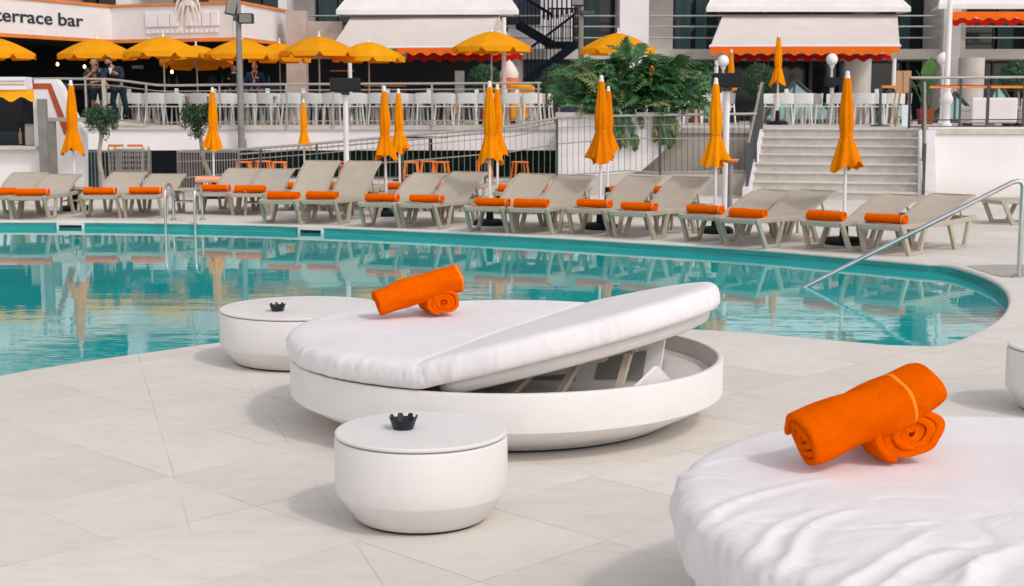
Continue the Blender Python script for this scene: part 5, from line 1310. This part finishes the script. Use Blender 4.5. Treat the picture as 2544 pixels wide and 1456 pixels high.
# terracotta pot with banana leaves
p = at(2299, 286, 37.0); pot = thing('potted_banana_plant', 'banana-leaf plant in a square terracotta pot behind the railing', 'potted plant', (p.x, 37.0, ZTER))
MB().prism([(-.17,-.17,0),(.17,-.17,0),(.17,.17,0),(-.17,.17,0)], (0,0,.001)).build('saucer', M['terra'], pot) if False else None
MB().add([(-.15,-.15,0),(.15,-.15,0),(.15,.15,0),(-.15,.15,0),(-.19,-.19,.40),(.19,-.19,.40),(.19,.19,.40),(-.19,.19,.40),(-.15,-.15,.36),(.15,-.15,.36),(.15,.15,.36),(-.15,.15,.36)],
         [(0,3,2,1),(0,1,5,4),(1,2,6,5),(2,3,7,6),(3,0,4,7),(4,5,9,8),(5,6,10,9),(6,7,11,10),(7,4,8,11),(8,9,10,11)]).build('pot', M['terra'], pot)
def banana(base, az, L, lean, w, stem):
    mb = MB(); up = []; n = 12; pts = []
    d = Vector((math.cos(az)*math.sin(lean), math.sin(az)*math.sin(lean), math.cos(lean))); side = Vector((-math.sin(az), math.cos(az), 0))
    b = Vector(base); t_ = b+d*stem; mb.tube([b, b.lerp(t_,.5), t_], [.022,.016,.012], 6); rows = []
    for i in range(n+1):
        s = i/n; q = t_+d*(L*s)+Vector((math.cos(az), math.sin(az), -.55))*(.22*L*s*s); ww = w*math.sin(math.pi*min(.999, .05+.95*s)**.8)+.002
        rows.append([q-side*ww+Vector((0,0,.05*ww)), q-side*ww*.5+Vector((0,0,-.02)), q+Vector((0,0,-.04*ww)), q+side*ww*.5+Vector((0,0,-.02)), q+side*ww+Vector((0,0,.05*ww))])
    return mb.strip(rows)
rb_ = random.Random(4)
banana((0.02,0,.36), R(60), .78, R(6), .20, .70).build('leaf', M['leafg'], pot, 180)
for i in range(16):
    banana((rb_.uniform(-.08,.08), rb_.uniform(-.08,.08), .36), rb_.uniform(0,6.28), rb_.uniform(.35,.6), R(rb_.uniform(8,30)), rb_.uniform(.035,.07), rb_.uniform(.35,.75)).build('leaf', M['leafd'], pot, 180)
# ================================================================== GREENERY
def leaf_cloud(n, fn, size, rg, asp=.5, droop=.4):
    mb = MB()
    for i in range(n):
        c_, nrm = fn(rg); a = Vector((rg.gauss(0,1), rg.gauss(0,1), rg.gauss(0,1)-droop)).normalized()
        nn = (nrm+Vector((rg.gauss(0,.6), rg.gauss(0,.6), rg.gauss(0,.6)))).normalized(); t = a-nn*a.dot(nn)
        if t.length < .05: continue
        t.normalize(); s = nn.cross(t); L = size*rg.uniform(.6,1.35); w = L*asp
        mb.add([c_-t*L*.5, c_+s*w*.5+nn*L*.06, c_+t*L*.5-nn*L*.08, c_-s*w*.5+nn*L*.06], [(0,1,2,3)])
    return mb
def topiary(px, pyc, Y, rpx, label, lean, trunk_base_px):
    c_ = at(px, pyc, Y); bx = X_(trunk_base_px, Y, 0); Rr = rpx/F_*Y*1.12; r = thing('small_tree', label, 'tree', (bx, Y, 0), 0, 'small clipped trees behind the loungers')
    o = Vector((bx, Y, 0)); cc = c_-o
    tm_ = MB(); pth = smoothline([(0,0,0),(.03,0,.35),(cc.x*.35-.03,0,.75),(cc.x*.8,0,cc.z-Rr*.8),(cc.x,0,cc.z)], 5)
    tm_.tube(pth, [.055-.025*i/(len(pth)-1) for i in range(len(pth))], 10); trunk = tm_.build('trunk', M['bark'], r, 60)
    rg = random.Random(px)
    for k in range(9):
        a = rg.uniform(0,6.28); e = rg.uniform(-.3,.9); d = Vector((math.cos(a)*math.cos(e), math.sin(a)*math.cos(e), math.sin(e)))*Rr*.85
        s_ = pth[-3]; MB().tube([s_, s_.lerp(cc+d,.5)+Vector((0,0,.03)), cc+d], [.018,.012,.006], 5).build('branch', M['bark'], trunk)
    clumps = [(Vector((rg.gauss(0,.48), rg.gauss(0,.48), rg.gauss(.08,.46)))*Rr, rg.uniform(.22,.42)*Rr) for _ in range(40)]
    clumps = [(p, q) for p, q in clumps if p.length < Rr*.86]
    top_ = [(Vector((rg.uniform(-.7,.7), rg.uniform(-.7,.7), rg.uniform(.15,.55)))*Rr, .36*Rr) for _ in range(18)]
    def fn(g):
        p, q = g.choice(clumps+top_*2); d = Vector((g.gauss(0,1), g.gauss(0,1), g.gauss(0,1))).normalized(); return cc+p+d*q*g.uniform(.5,1), d
    leaf_cloud(3000, fn, .055, rg, .55).build('crown', M['leaft'], r)
topiary(250, 308, 27.9, 44, 'small clipped tree with a straight trunk right of the leftmost parasol', 0, 252)
topiary(492, 297, 27.9, 44, 'small clipped tree on a leaning pale trunk beside a closed parasol', 0, 520)
def bush(px, py, Y, rx, rz_b, label, m=None, pot_h=None, n=2600):
    c_ = at(px, py, Y); Rx, Rz = rx/F_*Y, rz_b/F_*Y; r = thing('round_bush', label, 'bush', (c_.x, Y, ZTER), 0, 'round clipped bushes on the terrace'); cc = Vector((0,0,c_.z-ZTER)); rg = random.Random(int(px))
    def fn(g):
        d = Vector((g.gauss(0,1), g.gauss(0,1), g.gauss(0,1))).normalized(); k = g.uniform(.72,1)*(1+.09*noise.noise(d*2.3)); return cc+Vector((d.x*Rx*k, d.y*Rx*k, d.z*Rz*k)), d
    leaf_cloud(n, fn, .075, rg, .5, 0).build('crown', m or M['leafb'], r)
    MB().tube([(0,0,0),(.01,0,cc.z*.5),(0,0,cc.z)], .035, 8).build('trunk', M['bark'], r, 60)
    z0 = max(.3, (cc.z-Rz)*.5); MB().lathe([(0,0),(.15,0),(.19,z0),(.165,z0),(.16,z0-.04),(0,z0-.04)], 20).build('pot', M['terra'], r, 40)
bush(1204, 192, 40.5, 41, 32, 'round green bush beside the white ornate post under the middle awning')
bush(1388, 212, 39.5, 52, 52, 'dark round bush left of the big leafy plant')
bush(1732, 196, 40.5, 30, 40, 'olive round bush just behind the big leafy plant\'s right side', M['leaft'])
bush(1884, 200, 39.5, 42, 44, 'olive round tree behind the stair railing and closed parasol', M['leaft'])
bush(2532, 190, 37.5, 52, 40, 'round green bush at the right edge above the sofas')
# the big split-leaf plant
PC = at(1572, 220, 29.6)
ph = thing('split_leaf_plant', 'huge split-leaf plant with deeply cut leaves spilling over the white planter', 'plant', (PC.x, 29.6, 1.2)); rg = random.Random(22)
def split_leaf(L, rg):
    mb = MB(); n = 8; pts = []
    for i in range(n+1):
        s = i/n; pts.append(Vector((0, L*s, L*(.10*math.sin(math.pi*s)-.34*s*s))))
    rows = [[p+Vector((-.05*L*(1-.6*i/n),0,-.01)), p, p+Vector((.05*L*(1-.6*i/n),0,-.01))] for i, p in enumerate(pts)]; mb.strip(rows)
    for i in range(1, n+1):
        s = i/n; ln = L*.50*math.sin(math.pi*min(.98,(.20+.70*s)))*rg.uniform(.85,1.1); an = R(64-40*s)
        for sg in (-1, 1):
            b = pts[i]; d = Vector((sg*math.sin(an), math.cos(an), -.12)); m1 = b+d*ln*.6+Vector((0,0,.03*L)); e = b+d*ln+Vector((0,0,-.2*ln)); w = .085*L; sd_ = Vector((d.y*sg, -d.x*sg, 0))*w
            mb.add([b-sd_*.5, b+sd_*.5, m1+sd_*.72, m1-sd_*.72, e], [(0,1,2,3),(3,2,4)])
    return mb
big_mb, pale_mb, stems = MB(), MB(), MB(); ZC = PC.z-1.2
def put(c_, fwd, nrm, L, pale):
    lf = split_leaf(L, rg); fwd = fwd.normalized(); sd_ = fwd.cross(nrm).normalized(); nrm = sd_.cross(fwd); mtx = Matrix((sd_, fwd, nrm)).transposed()
    (pale_mb if rg.random() < pale else big_mb).add([c_+mtx @ Vector(v) for v in lf.v], lf.f)
for i in range(520):
    d = Vector((rg.gauss(.06,1), rg.gauss(0,1), rg.gauss(.25,1))).normalized()
    if d.z < -.75: continue
    k = rg.uniform(.35,1.0)**.6; lob = 1+.16*noise.noise(d*2.1+Vector((3,1,2)))
    c_ = Vector((d.x*1.40, d.y*.80, d.z*(.56 if d.z > 0 else .42)))*k*lob+Vector((0,0,ZC))
    L = rg.uniform(.28,.58) if k > .8 else rg.uniform(.3,.48)
    put(c_, Vector((d.x+rg.uniform(-.4,.4), d.y+rg.uniform(-.4,.4), .15+rg.uniform(-.5,.45))), d*.8+Vector((0,-.3,.7)), L, .15)
    if i % 8 == 0: stems.tube([Vector((c_.x*.15, c_.y*.15, .12)), c_*.55+Vector((0,0,.2)), c_], [.02,.014,.008], 5)
for i in range(46):   # leaves spilling over the front edge, in two tufts
    lft = rg.random() < .5; x = rg.gauss(-.36,.15) if lft else rg.gauss(.62,.13); zz = rg.uniform(.02,.5); c_ = Vector((x, -.95-rg.uniform(0,.06), zz))
    put(c_, Vector((rg.uniform(-.5,.5), -.45, -.8)), Vector((0,-.85,.5)), rg.uniform(.20,.32), .32)
for i in range(48):   # along the rim
    x = rg.uniform(-1.2,1.3); put(Vector((x, -.72-rg.uniform(0,.15), rg.uniform(.48,.70))), Vector((rg.uniform(-.8,.8), -.7, rg.uniform(-.15,.5))), Vector((0,-.6,.8)), rg.uniform(.28,.46), .15)
big_mb.build('foliage', M['leafd'], ph, fixn=False); pale_mb.build('pale_foliage', M['leafy'], ph, fixn=False); stems.build('stem', M['bark'], ph)
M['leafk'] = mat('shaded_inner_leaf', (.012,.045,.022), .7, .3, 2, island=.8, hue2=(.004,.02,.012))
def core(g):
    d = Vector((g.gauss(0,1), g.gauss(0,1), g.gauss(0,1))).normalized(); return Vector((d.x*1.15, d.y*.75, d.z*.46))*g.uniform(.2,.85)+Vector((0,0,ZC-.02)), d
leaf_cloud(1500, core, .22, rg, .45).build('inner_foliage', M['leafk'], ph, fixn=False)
p = at(1946, 180, 29.4)
o = leaf_cloud(9, lambda g: (at(g.uniform(1932,1952)+0, 180, 29.4)*0+at(1615+rg.uniform(-6,10), 178+rg.uniform(-14,18), 28.85), Vector((0,-1,0))), .07, rg, .4).build('orange_flower', M['oran2']); o.parent = ph; o.location = (-PC.x, -29.65, -1.2)
# ================================================================== ORANGE BIN AND STAND UNDER THE MIDDLE AWNING
p = at(1298, 220, 39.0); r = thing('yellow_kiosk_cart', 'yellow drinks cart right of the white ornate post', 'cart', (p.x, 39.0, ZTER))
z0, z1 = .42, at(1298,206,39).z-ZTER; MB().box(-.33,-.2,.12,.33,.3,z1-.08).build('body', M['yel'], r, bevel=.05); MB().lathe([(0,z1),(.2,z1-.02),(.34,z1-.10),(.34,z1-.14),(0,z1-.14)], 24).build('lid', M['yel'], r, 40)
MB().box(.10,-.215,.3,.30,-.203,z1-.2).build('panel', M['orange'], r)
for x in (-.22,.22): MB().lathe([(.02,-.03),(.08,-.03),(.08,.03),(.02,.03)], 16).build('wheel', M['black'], r, 40, loc=(x,0,.08)).rotation_euler = (0,R(90),0)
p = at(1265, 200, 39.2); r = thing('fibreglass_cone', 'orange and cream cone-shaped advertising stand behind the white ornate post', 'advertising stand', (p.x, 39.2, ZTER)); z1 = at(1265,148,39.2).z-ZTER
MB().lathe([(0,0),(.16,0),(.14,.1),(.10,.3),(.28,z1*.62),(.26,z1*.70),(0,z1*.70)], 24).build('cone', M['oran2'], r, 40)
MB().lathe([(.0,z1*.70),(.24,z1*.71),(.26,z1*.78),(.20,z1*.86),(.10,z1*.95),(0,z1)], 24).build('swirl', M['palmw'], r, 60)
p = at(1142, 180, 42.0); r = thing('banner_stand', 'grey and orange striped banner stand under the middle awning', 'banner', (p.x, 42.0, ZTER)); a, b = at(1130, 256, 42), at(1153, 176, 42); w = (b.x-a.x)/2; zt_ = b.z-ZTER
MB().box(-w,-.02,zt_*.42,w,.0,zt_).build('banner', M['sofa'] if False else M['gmetal'], r); MB().box(-w,-.021,zt_*.18,w,.001,zt_*.415).build('lower_band', M['orange'], r); MB().box(-w,-.05,.0,w,.12,.05).build('base', M['black'], r)
MB().bar((0,.02,.03),(0,.02,zt_), .03, .03, up=(0,1,0)).build('pole', M['rail'], r)
# ================================================================== PEOPLE
def skin_mesh(nodes, edges, root=0, level=2):
    me = bpy.data.meshes.new('tmp'); me.from_pydata([n[0] for n in nodes], edges, []); bm = bmesh.new(); bm.from_mesh(me); sl = bm.verts.layers.skin.verify(); bm.verts.ensure_lookup_table()
    for i, n in enumerate(nodes):
        rr_ = n[1]; bm.verts[i][sl].radius = (rr_, rr_) if not isinstance(rr_, tuple) else rr_; bm.verts[i][sl].use_root = (i == root)
    bm.to_mesh(me); bm.free(); o = bpy.data.objects.new('tmp', me); COL.objects.link(o); sk = o.modifiers.new('s', 'SKIN'); sk.use_smooth_shade = True; su = o.modifiers.new('u', 'SUBSURF'); su.levels = su.render_levels = level
    bpy.context.view_layer.update(); ev = bpy.data.meshes.new_from_object(o.evaluated_get(bpy.context.evaluated_depsgraph_get())); bpy.data.objects.remove(o); return ev
def head_mesh(mb, c, yaw, pitch, s=1.0):
    """head with brow, nose, mouth, chin, ears and eyes; the face looks along -y before the turn"""
    m = Matrix.Translation(c) @ Matrix.Rotation(yaw, 4, 'Z') @ Matrix.Rotation(pitch, 4, 'X'); n, k = 20, 14; rows = []
    for i in range(k+1):
        t = math.pi*i/k; row = []
        for j in range(n):
            a = 2*math.pi*j/n; x, y, z = math.sin(t)*math.cos(a), math.sin(t)*math.sin(a), math.cos(t)
            w = .078 if z > -.2 else .078-.022*min(1, (-z-.2)/.7); v = Vector((x*w, y*.098, z*.122))
            if y < -.4 and abs(x) < .3 and -.45 < z < .1: v.y -= .022*(1-abs(x)/.3)*(1-abs(z+.2)/.32 if abs(z+.2) < .32 else 0)      # nose
            if y < -.3 and z < -.65: v.y -= .016                                                               # chin
            if y < -.5 and .05 < z < .22 and .2 < abs(x) < .55: v.y += .008                                    # eye sockets
            row.append(m @ (v*s))
        rows.append(row)
    mb.strip(rows, 0, True)
    for sx in (-1, 1):
        mb.lathe([(.0,-.03),(.014,-.022),(.018,.0),(.014,.022),(0,.03)], 8, (0,0,0)); nv = 5*8
        for q in range(len(mb.v)-nv, len(mb.v)): x, y, z = mb.v[q]; mb.v[q] = tuple(m @ (Vector((x*.5+sx*.080, y*.9+.008, z))*s))
        mb.lathe([(0,-.008),(.009,-.004),(.009,.004),(0,.008)], 6, (0,0,0), 1); nv = 24
        for q in range(len(mb.v)-nv, len(mb.v)): x, y, z = mb.v[q]; mb.v[q] = tuple(m @ (Vector((x+sx*.030, y*.6-.088, z+.014))*s))
    mb.add([m @ (Vector(v)*s) for v in ((-.022,-.096,-.052),(.022,-.096,-.052),(.018,-.094,-.062),(-.018,-.094,-.062))], [(0,1,2,3)], 2)
    return m
def hand(mb, wrist, d, palm_n, s=1.0, curl=.5):
    d = Vector(d).normalized(); pn = Vector(palm_n); pn = (pn-d*pn.dot(d)).normalized(); sd_ = d.cross(pn); W = Vector(wrist)
    K = W+d*.085*s
    mb.tube([W-d*.02, W+d*.03*s, K], [.028*s,.040*s,.036*s], 8)
    for i, (off, ln) in enumerate(((-.030,.068),(-.010,.078),(.010,.072),(.029,.058))):
        b = K+sd_*off*s; m1 = b+(d*math.cos(curl*.6)+pn*math.sin(curl*.6))*ln*.5*s; e = m1+(d*math.cos(curl*1.5)+pn*math.sin(curl*1.5))*ln*.5*s; mb.tube([b, m1, e], [.0095*s,.009*s,.007*s], 6)
    b = W+d*.03*s-sd_*.034*s; m1 = b+(d*.6-sd_*.7+pn*.3).normalized()*.04*s; mb.tube([b, m1, m1+(d*.8+pn*.4).normalized()*.03*s], [.012*s,.010*s,.008*s], 6)
def person(label, loc, rz, J, mats_, hair, hy, hp, bare_arm=True, shorts=False, extras=None, hs=1.0, sc=.97):
    r = thing('person', label, 'person', loc, rz); r.scale = (sc,)*3; sk_, shirt, trou, shoe, hr = mats_
    V = Vector; g = {k: V(v) for k, v in J.items()}
    nodes = [(g['pel'],.115),(g['bel'],.118),(g['che'],.135),(g['nec'],.062),(g['hea'],.060)]; edges = [(0,1),(1,2),(2,3),(3,4)]
    for s in 'lr':
        b = len(nodes); nodes += [(g['sh'+s],.062),(g['el'+s],.042),(g['wr'+s],.029)]; edges += [(2,b),(b,b+1),(b+1,b+2)]
        b = len(nodes); nodes += [(g['hi'+s],.088),(g['kn'+s],.060),(g['an'+s],.040),(g['to'+s],.034)]; edges += [(0,b),(b,b+1),(b+1,b+2),(b+2,b+3)]
    ev = skin_mesh(nodes, edges); mb = MB(); mb.v = [tuple(v.co) for v in ev.vertices]; mb.f = [tuple(p.vertices) for p in ev.polygons]; mb.m = [0]*len(mb.f)
    hm = head_mesh(mb, g['hea']+V((0,0,.045)), hy, hp, hs)
    for s in 'lr':
        d = g['wr'+s]-g['el'+s]; hand(mb, g['wr'+s]+d.normalized()*.01, d, g.get('pn'+s, V((0,0,-1))), 1.0, J.get('curl', .5))
    mb.build('body', [sk_, M['black'], M['rust']], r, 180, fixn=True)
    def grow(nds, eds, name, m, add):
        e2 = skin_mesh([(p, q+add) for p, q in nds], eds); o = bpy.data.objects.new(name, e2); e2.materials.clear(); e2.materials.append(m); COL.objects.link(o); o.parent = r; return o
    nn = [(g['pel']+V((0,0,-.03)),.120),(g['bel'],.124),(g['che'],.142),(g['nec']+V((0,0,-.05)),.075)]; ee = [(0,1),(1,2),(2,3)]
    for s in 'lr':
        b = len(nn); nn.append((g['sh'+s],.068)); ee.append((2,b))
        if bare_arm: nn.append((g['sh'+s].lerp(g['el'+s],.75),.056)); ee.append((b,b+1))
        else: nn += [(g['el'+s],.050),(g['el'+s].lerp(g['wr'+s],.93),.038)]; ee += [(b,b+1),(b+1,b+2)]
    grow(nn, ee, 'shirt', shirt, .012)
    nn = [(g['pel']+V((0,0,.03)),.126)]; ee = []
    for s in 'lr':
        b = len(nn); nn += [(g['hi'+s],.098),(g['kn'+s] if not shorts else g['hi'+s].lerp(g['kn'+s],.92),.074)]; ee += [(0,b),(b,b+1)]
        if not shorts: nn.append((g['kn'+s].lerp(g['an'+s],.95),.056)); ee.append((b+1,b+2))
    grow(nn, ee, 'shorts' if shorts else 'trousers', trou, .012)
    for s in 'lr':
        a, b = g['an'+s], g['to'+s]; d = (b-a); d.z = 0; d.normalize(); mbs = MB().tube([a+V((0,0,-.0))-d*.05+V((0,0,-.02)), a.lerp(b,.5)+V((0,0,-.012)), b+d*.05], [.045,.050,.034], 10); mbs.build('shoe', shoe, r, 180)
    hmsh = MB(); n, k = 20, 8; rows = []
    for i in range(k+1):
        t = math.pi*hair*i/k; row = []
        for j in range(n):
            a = 2*math.pi*j/n; y = math.sin(a); cut = 1 if y > -.2 else .62; tt = t*cut
            row.append(hm @ (V((math.sin(tt)*math.cos(a)*.084, math.sin(tt)*y*.104+.004, math.cos(tt)*.130))*hs))
        rows.append(row)
    hmsh.strip(rows, 0, True).build('hair', hr, r, 180)
    return r, hm
Lp = X_(240, 35.3, 2.2)
base = dict(pel=(0,.42,.88), bel=(0,.36,1.04), che=(0,.20,1.27), nec=(0,.13,1.42), hea=(.0,.08,1.50), shl=(-.19,.17,1.34), shr=(.19,.17,1.34), hil=(-.10,.42,.82), hir=(.10,.42,.82), knl=(-.12,.36,.46), knr=(.12,.38,.46), anl=(-.13,.44,.09), anr=(.13,.48,.09), tol=(-.16,.28,.045), tor=(.17,.32,.045), elr=(.28,.02,1.08), wrr=(.04,-.07,1.02), ell=(-.25,.02,1.07), wrl=(-.02,.0,1.30), pnl=(0,.6,.3), pnr=(0,0,-1))
person('man in a dark tee and shorts leaning on the terrace rail, hand at his mouth', (Lp, 35.02, 1.437), 0, base, (M['skin'], M['navyt'], M['navyc'], M['sofa'], M['hairb']), .30, R(18), R(8), True, True, sc=.90)
b2 = dict(base); b2.update(pel=(.06,.50,.90), bel=(.06,.42,1.06), che=(.02,.24,1.30), nec=(-.03,.14,1.45), hea=(-.07,.08,1.53), shl=(-.19,.17,1.36), shr=(.22,.24,1.37), ell=(-.19,.02,1.12), wrl=(-.10,-.06,.98), elr=(.30,.10,1.14), wrr=(.16,.02,1.24), hil=(-.04,.50,.84), hir=(.16,.50,.84), knl=(-.10,.44,.46), knr=(.22,.52,.46), anl=(.04,.52,.09), anr=(.24,.66,.09), tol=(.0,.36,.045), tor=(.22,.50,.045), pnl=(0,0,-1), pnr=(0,-.5,0))
r, hm = person('dark-haired bearded man in a navy suit leaning over the terrace rail', (X_(284, 35.3, 2.2), 35.02, 1.437), 0, b2, (M['skin'], M['navyc'], M['navyc'], M['black'], M['hairb']), .52, R(-40), R(14), False, sc=.90)
mb = MB(); rows = [[hm @ Vector((math.sin(a)*.080*q, -math.cos(a)*.102*q-.004, z)) for a in [R(-85+170*i/10) for i in range(11)]] for z, q in ((-.035,1.0),(-.075,.96),(-.108,.82),(-.128,.5))]; mb.strip(rows).build('beard', M['hairb'], r, 60)
MB().prism([(-.07,.075,1.40),(.03,.085,1.40),(-.02,.08,1.22)], (0,-.012,0)).build('shirt_front', M['ltblue'], r)
std = dict(pel=(0,0,.93), bel=(0,-.01,1.08), che=(0,0,1.32), nec=(0,.0,1.48), hea=(0,-.01,1.57), shl=(-.20,0,1.40), shr=(.20,0,1.40), ell=(-.28,.03,1.12), elr=(.27,.02,1.12), wrl=(-.24,-.16,.94), wrr=(.20,-.16,.96), hil=(-.10,0,.88), hir=(.10,0,.88), knl=(-.11,-.02,.48), knr=(.11,-.02,.48), anl=(-.12,.03,.09), anr=(.12,.03,.09), tol=(-.14,-.12,.045), tor=(.14,-.12,.045), pnl=(.3,0,-1), pnr=(-.3,0,-1))
z3 = ZTER+.005
r, hm = person('grey-haired man in a blue shirt wearing an orange lanyard behind the railing', (X_(634, 40.6, 2.3), 40.6, z3), 0, std, (M['skin2'], M['bluec'], M['navyc'], M['black'], M['hairg']), .42, R(6), 0, False)
for s in (-1, 1): MB().bar((s*.075,-.085,1.47),(0,-.168,1.22), .022, .01, up=(0,1,0)).build('lanyard', M['towel_edge'], r)
MB().cbox((0,-.172,1.19), .06, .006, .05).build('badge', M['sofa'], r); MB().cbox((.10,-.160,1.30), .07, .006, .035).build('chest_badge', M['sofa'], r)
r, hm = person('man in dark clothes with a white collar partly behind the grey lamp post', (X_(581, 42.2, 2.3), 42.2, z3), 0, std, (M['skin2'], M['black'], M['navyc'], M['black'], M['hairb']), .45, R(25), 0, False)
MB().lathe([(.072,1.455),(.066,1.50),(.060,1.50)], 14, (0,-.005,0)).build('collar', M['sofa'], r, 60); MB().cbox((-.12,-.158,1.30), .06, .006, .03).build('chest_badge', M['sofa'], r)
SUN_E, SKY_E, SKY_SAT = .95, .15, .25
# ================================================================== CAMERA, LIGHT
cam = bpy.data.cameras.new('camera'); co = bpy.data.objects.new('camera', cam); COL.objects.link(co)
co.location = (0,0,H_); co.rotation_euler = (math.pi/2-P_, 0, 0); cam.sensor_width = 36; cam.lens = 36*F_/2544; cam.clip_end = 500; cam.clip_start = .05
cam.dof.use_dof = True; cam.dof.focus_distance = 8.5; cam.dof.aperture_fstop = 8
S.camera = co
sd = Vector((.30, -.32, .46)).normalized()
sun = bpy.data.lights.new('sun', 'SUN'); sun.energy = SUN_E; sun.angle = R(4.5); sun.color = (1, .945, .87)
so = bpy.data.objects.new('sun', sun); COL.objects.link(so); so.rotation_euler = sd.to_track_quat('Z', 'Y').to_euler(); so.location = (8,-8,14)
w = bpy.data.worlds.new('World'); S.world = w; w.use_nodes = True; N = w.node_tree.nodes; L = w.node_tree.links; bg = N['Background']
sky = N.new('ShaderNodeTexSky'); sky.sky_type = 'NISHITA'; sky.sun_disc = False; sky.sun_elevation = math.asin(sd.z); sky.sun_rotation = math.atan2(sd.x, sd.y)
sky.air_density = 1.0; sky.dust_density = 1.5; sky.ozone_density = 1
hs = N.new('ShaderNodeHueSaturation'); hs.inputs['Saturation'].default_value = SKY_SAT; hs.inputs['Value'].default_value = 1.38
tint = N.new('ShaderNodeMix'); tint.data_type = 'RGBA'; tint.blend_type = 'MULTIPLY'; tint.inputs[0].default_value = 1; tint.inputs[7].default_value = (1,.955,.94,1)
L.new(sky.outputs[0], hs.inputs['Color']); L.new(hs.outputs[0], tint.inputs[6]); L.new(tint.outputs[2], bg.inputs['Color']); bg.inputs['Strength'].default_value = SKY_E
S.view_settings.view_transform = 'Standard'; S.view_settings.look = 'None'; S.view_settings.exposure = 0
S.render.engine = 'CYCLES'; S.cycles.max_bounces = 8; S.cycles.use_denoising = True
S.render.resolution_x = 1024; S.render.resolution_y = 586
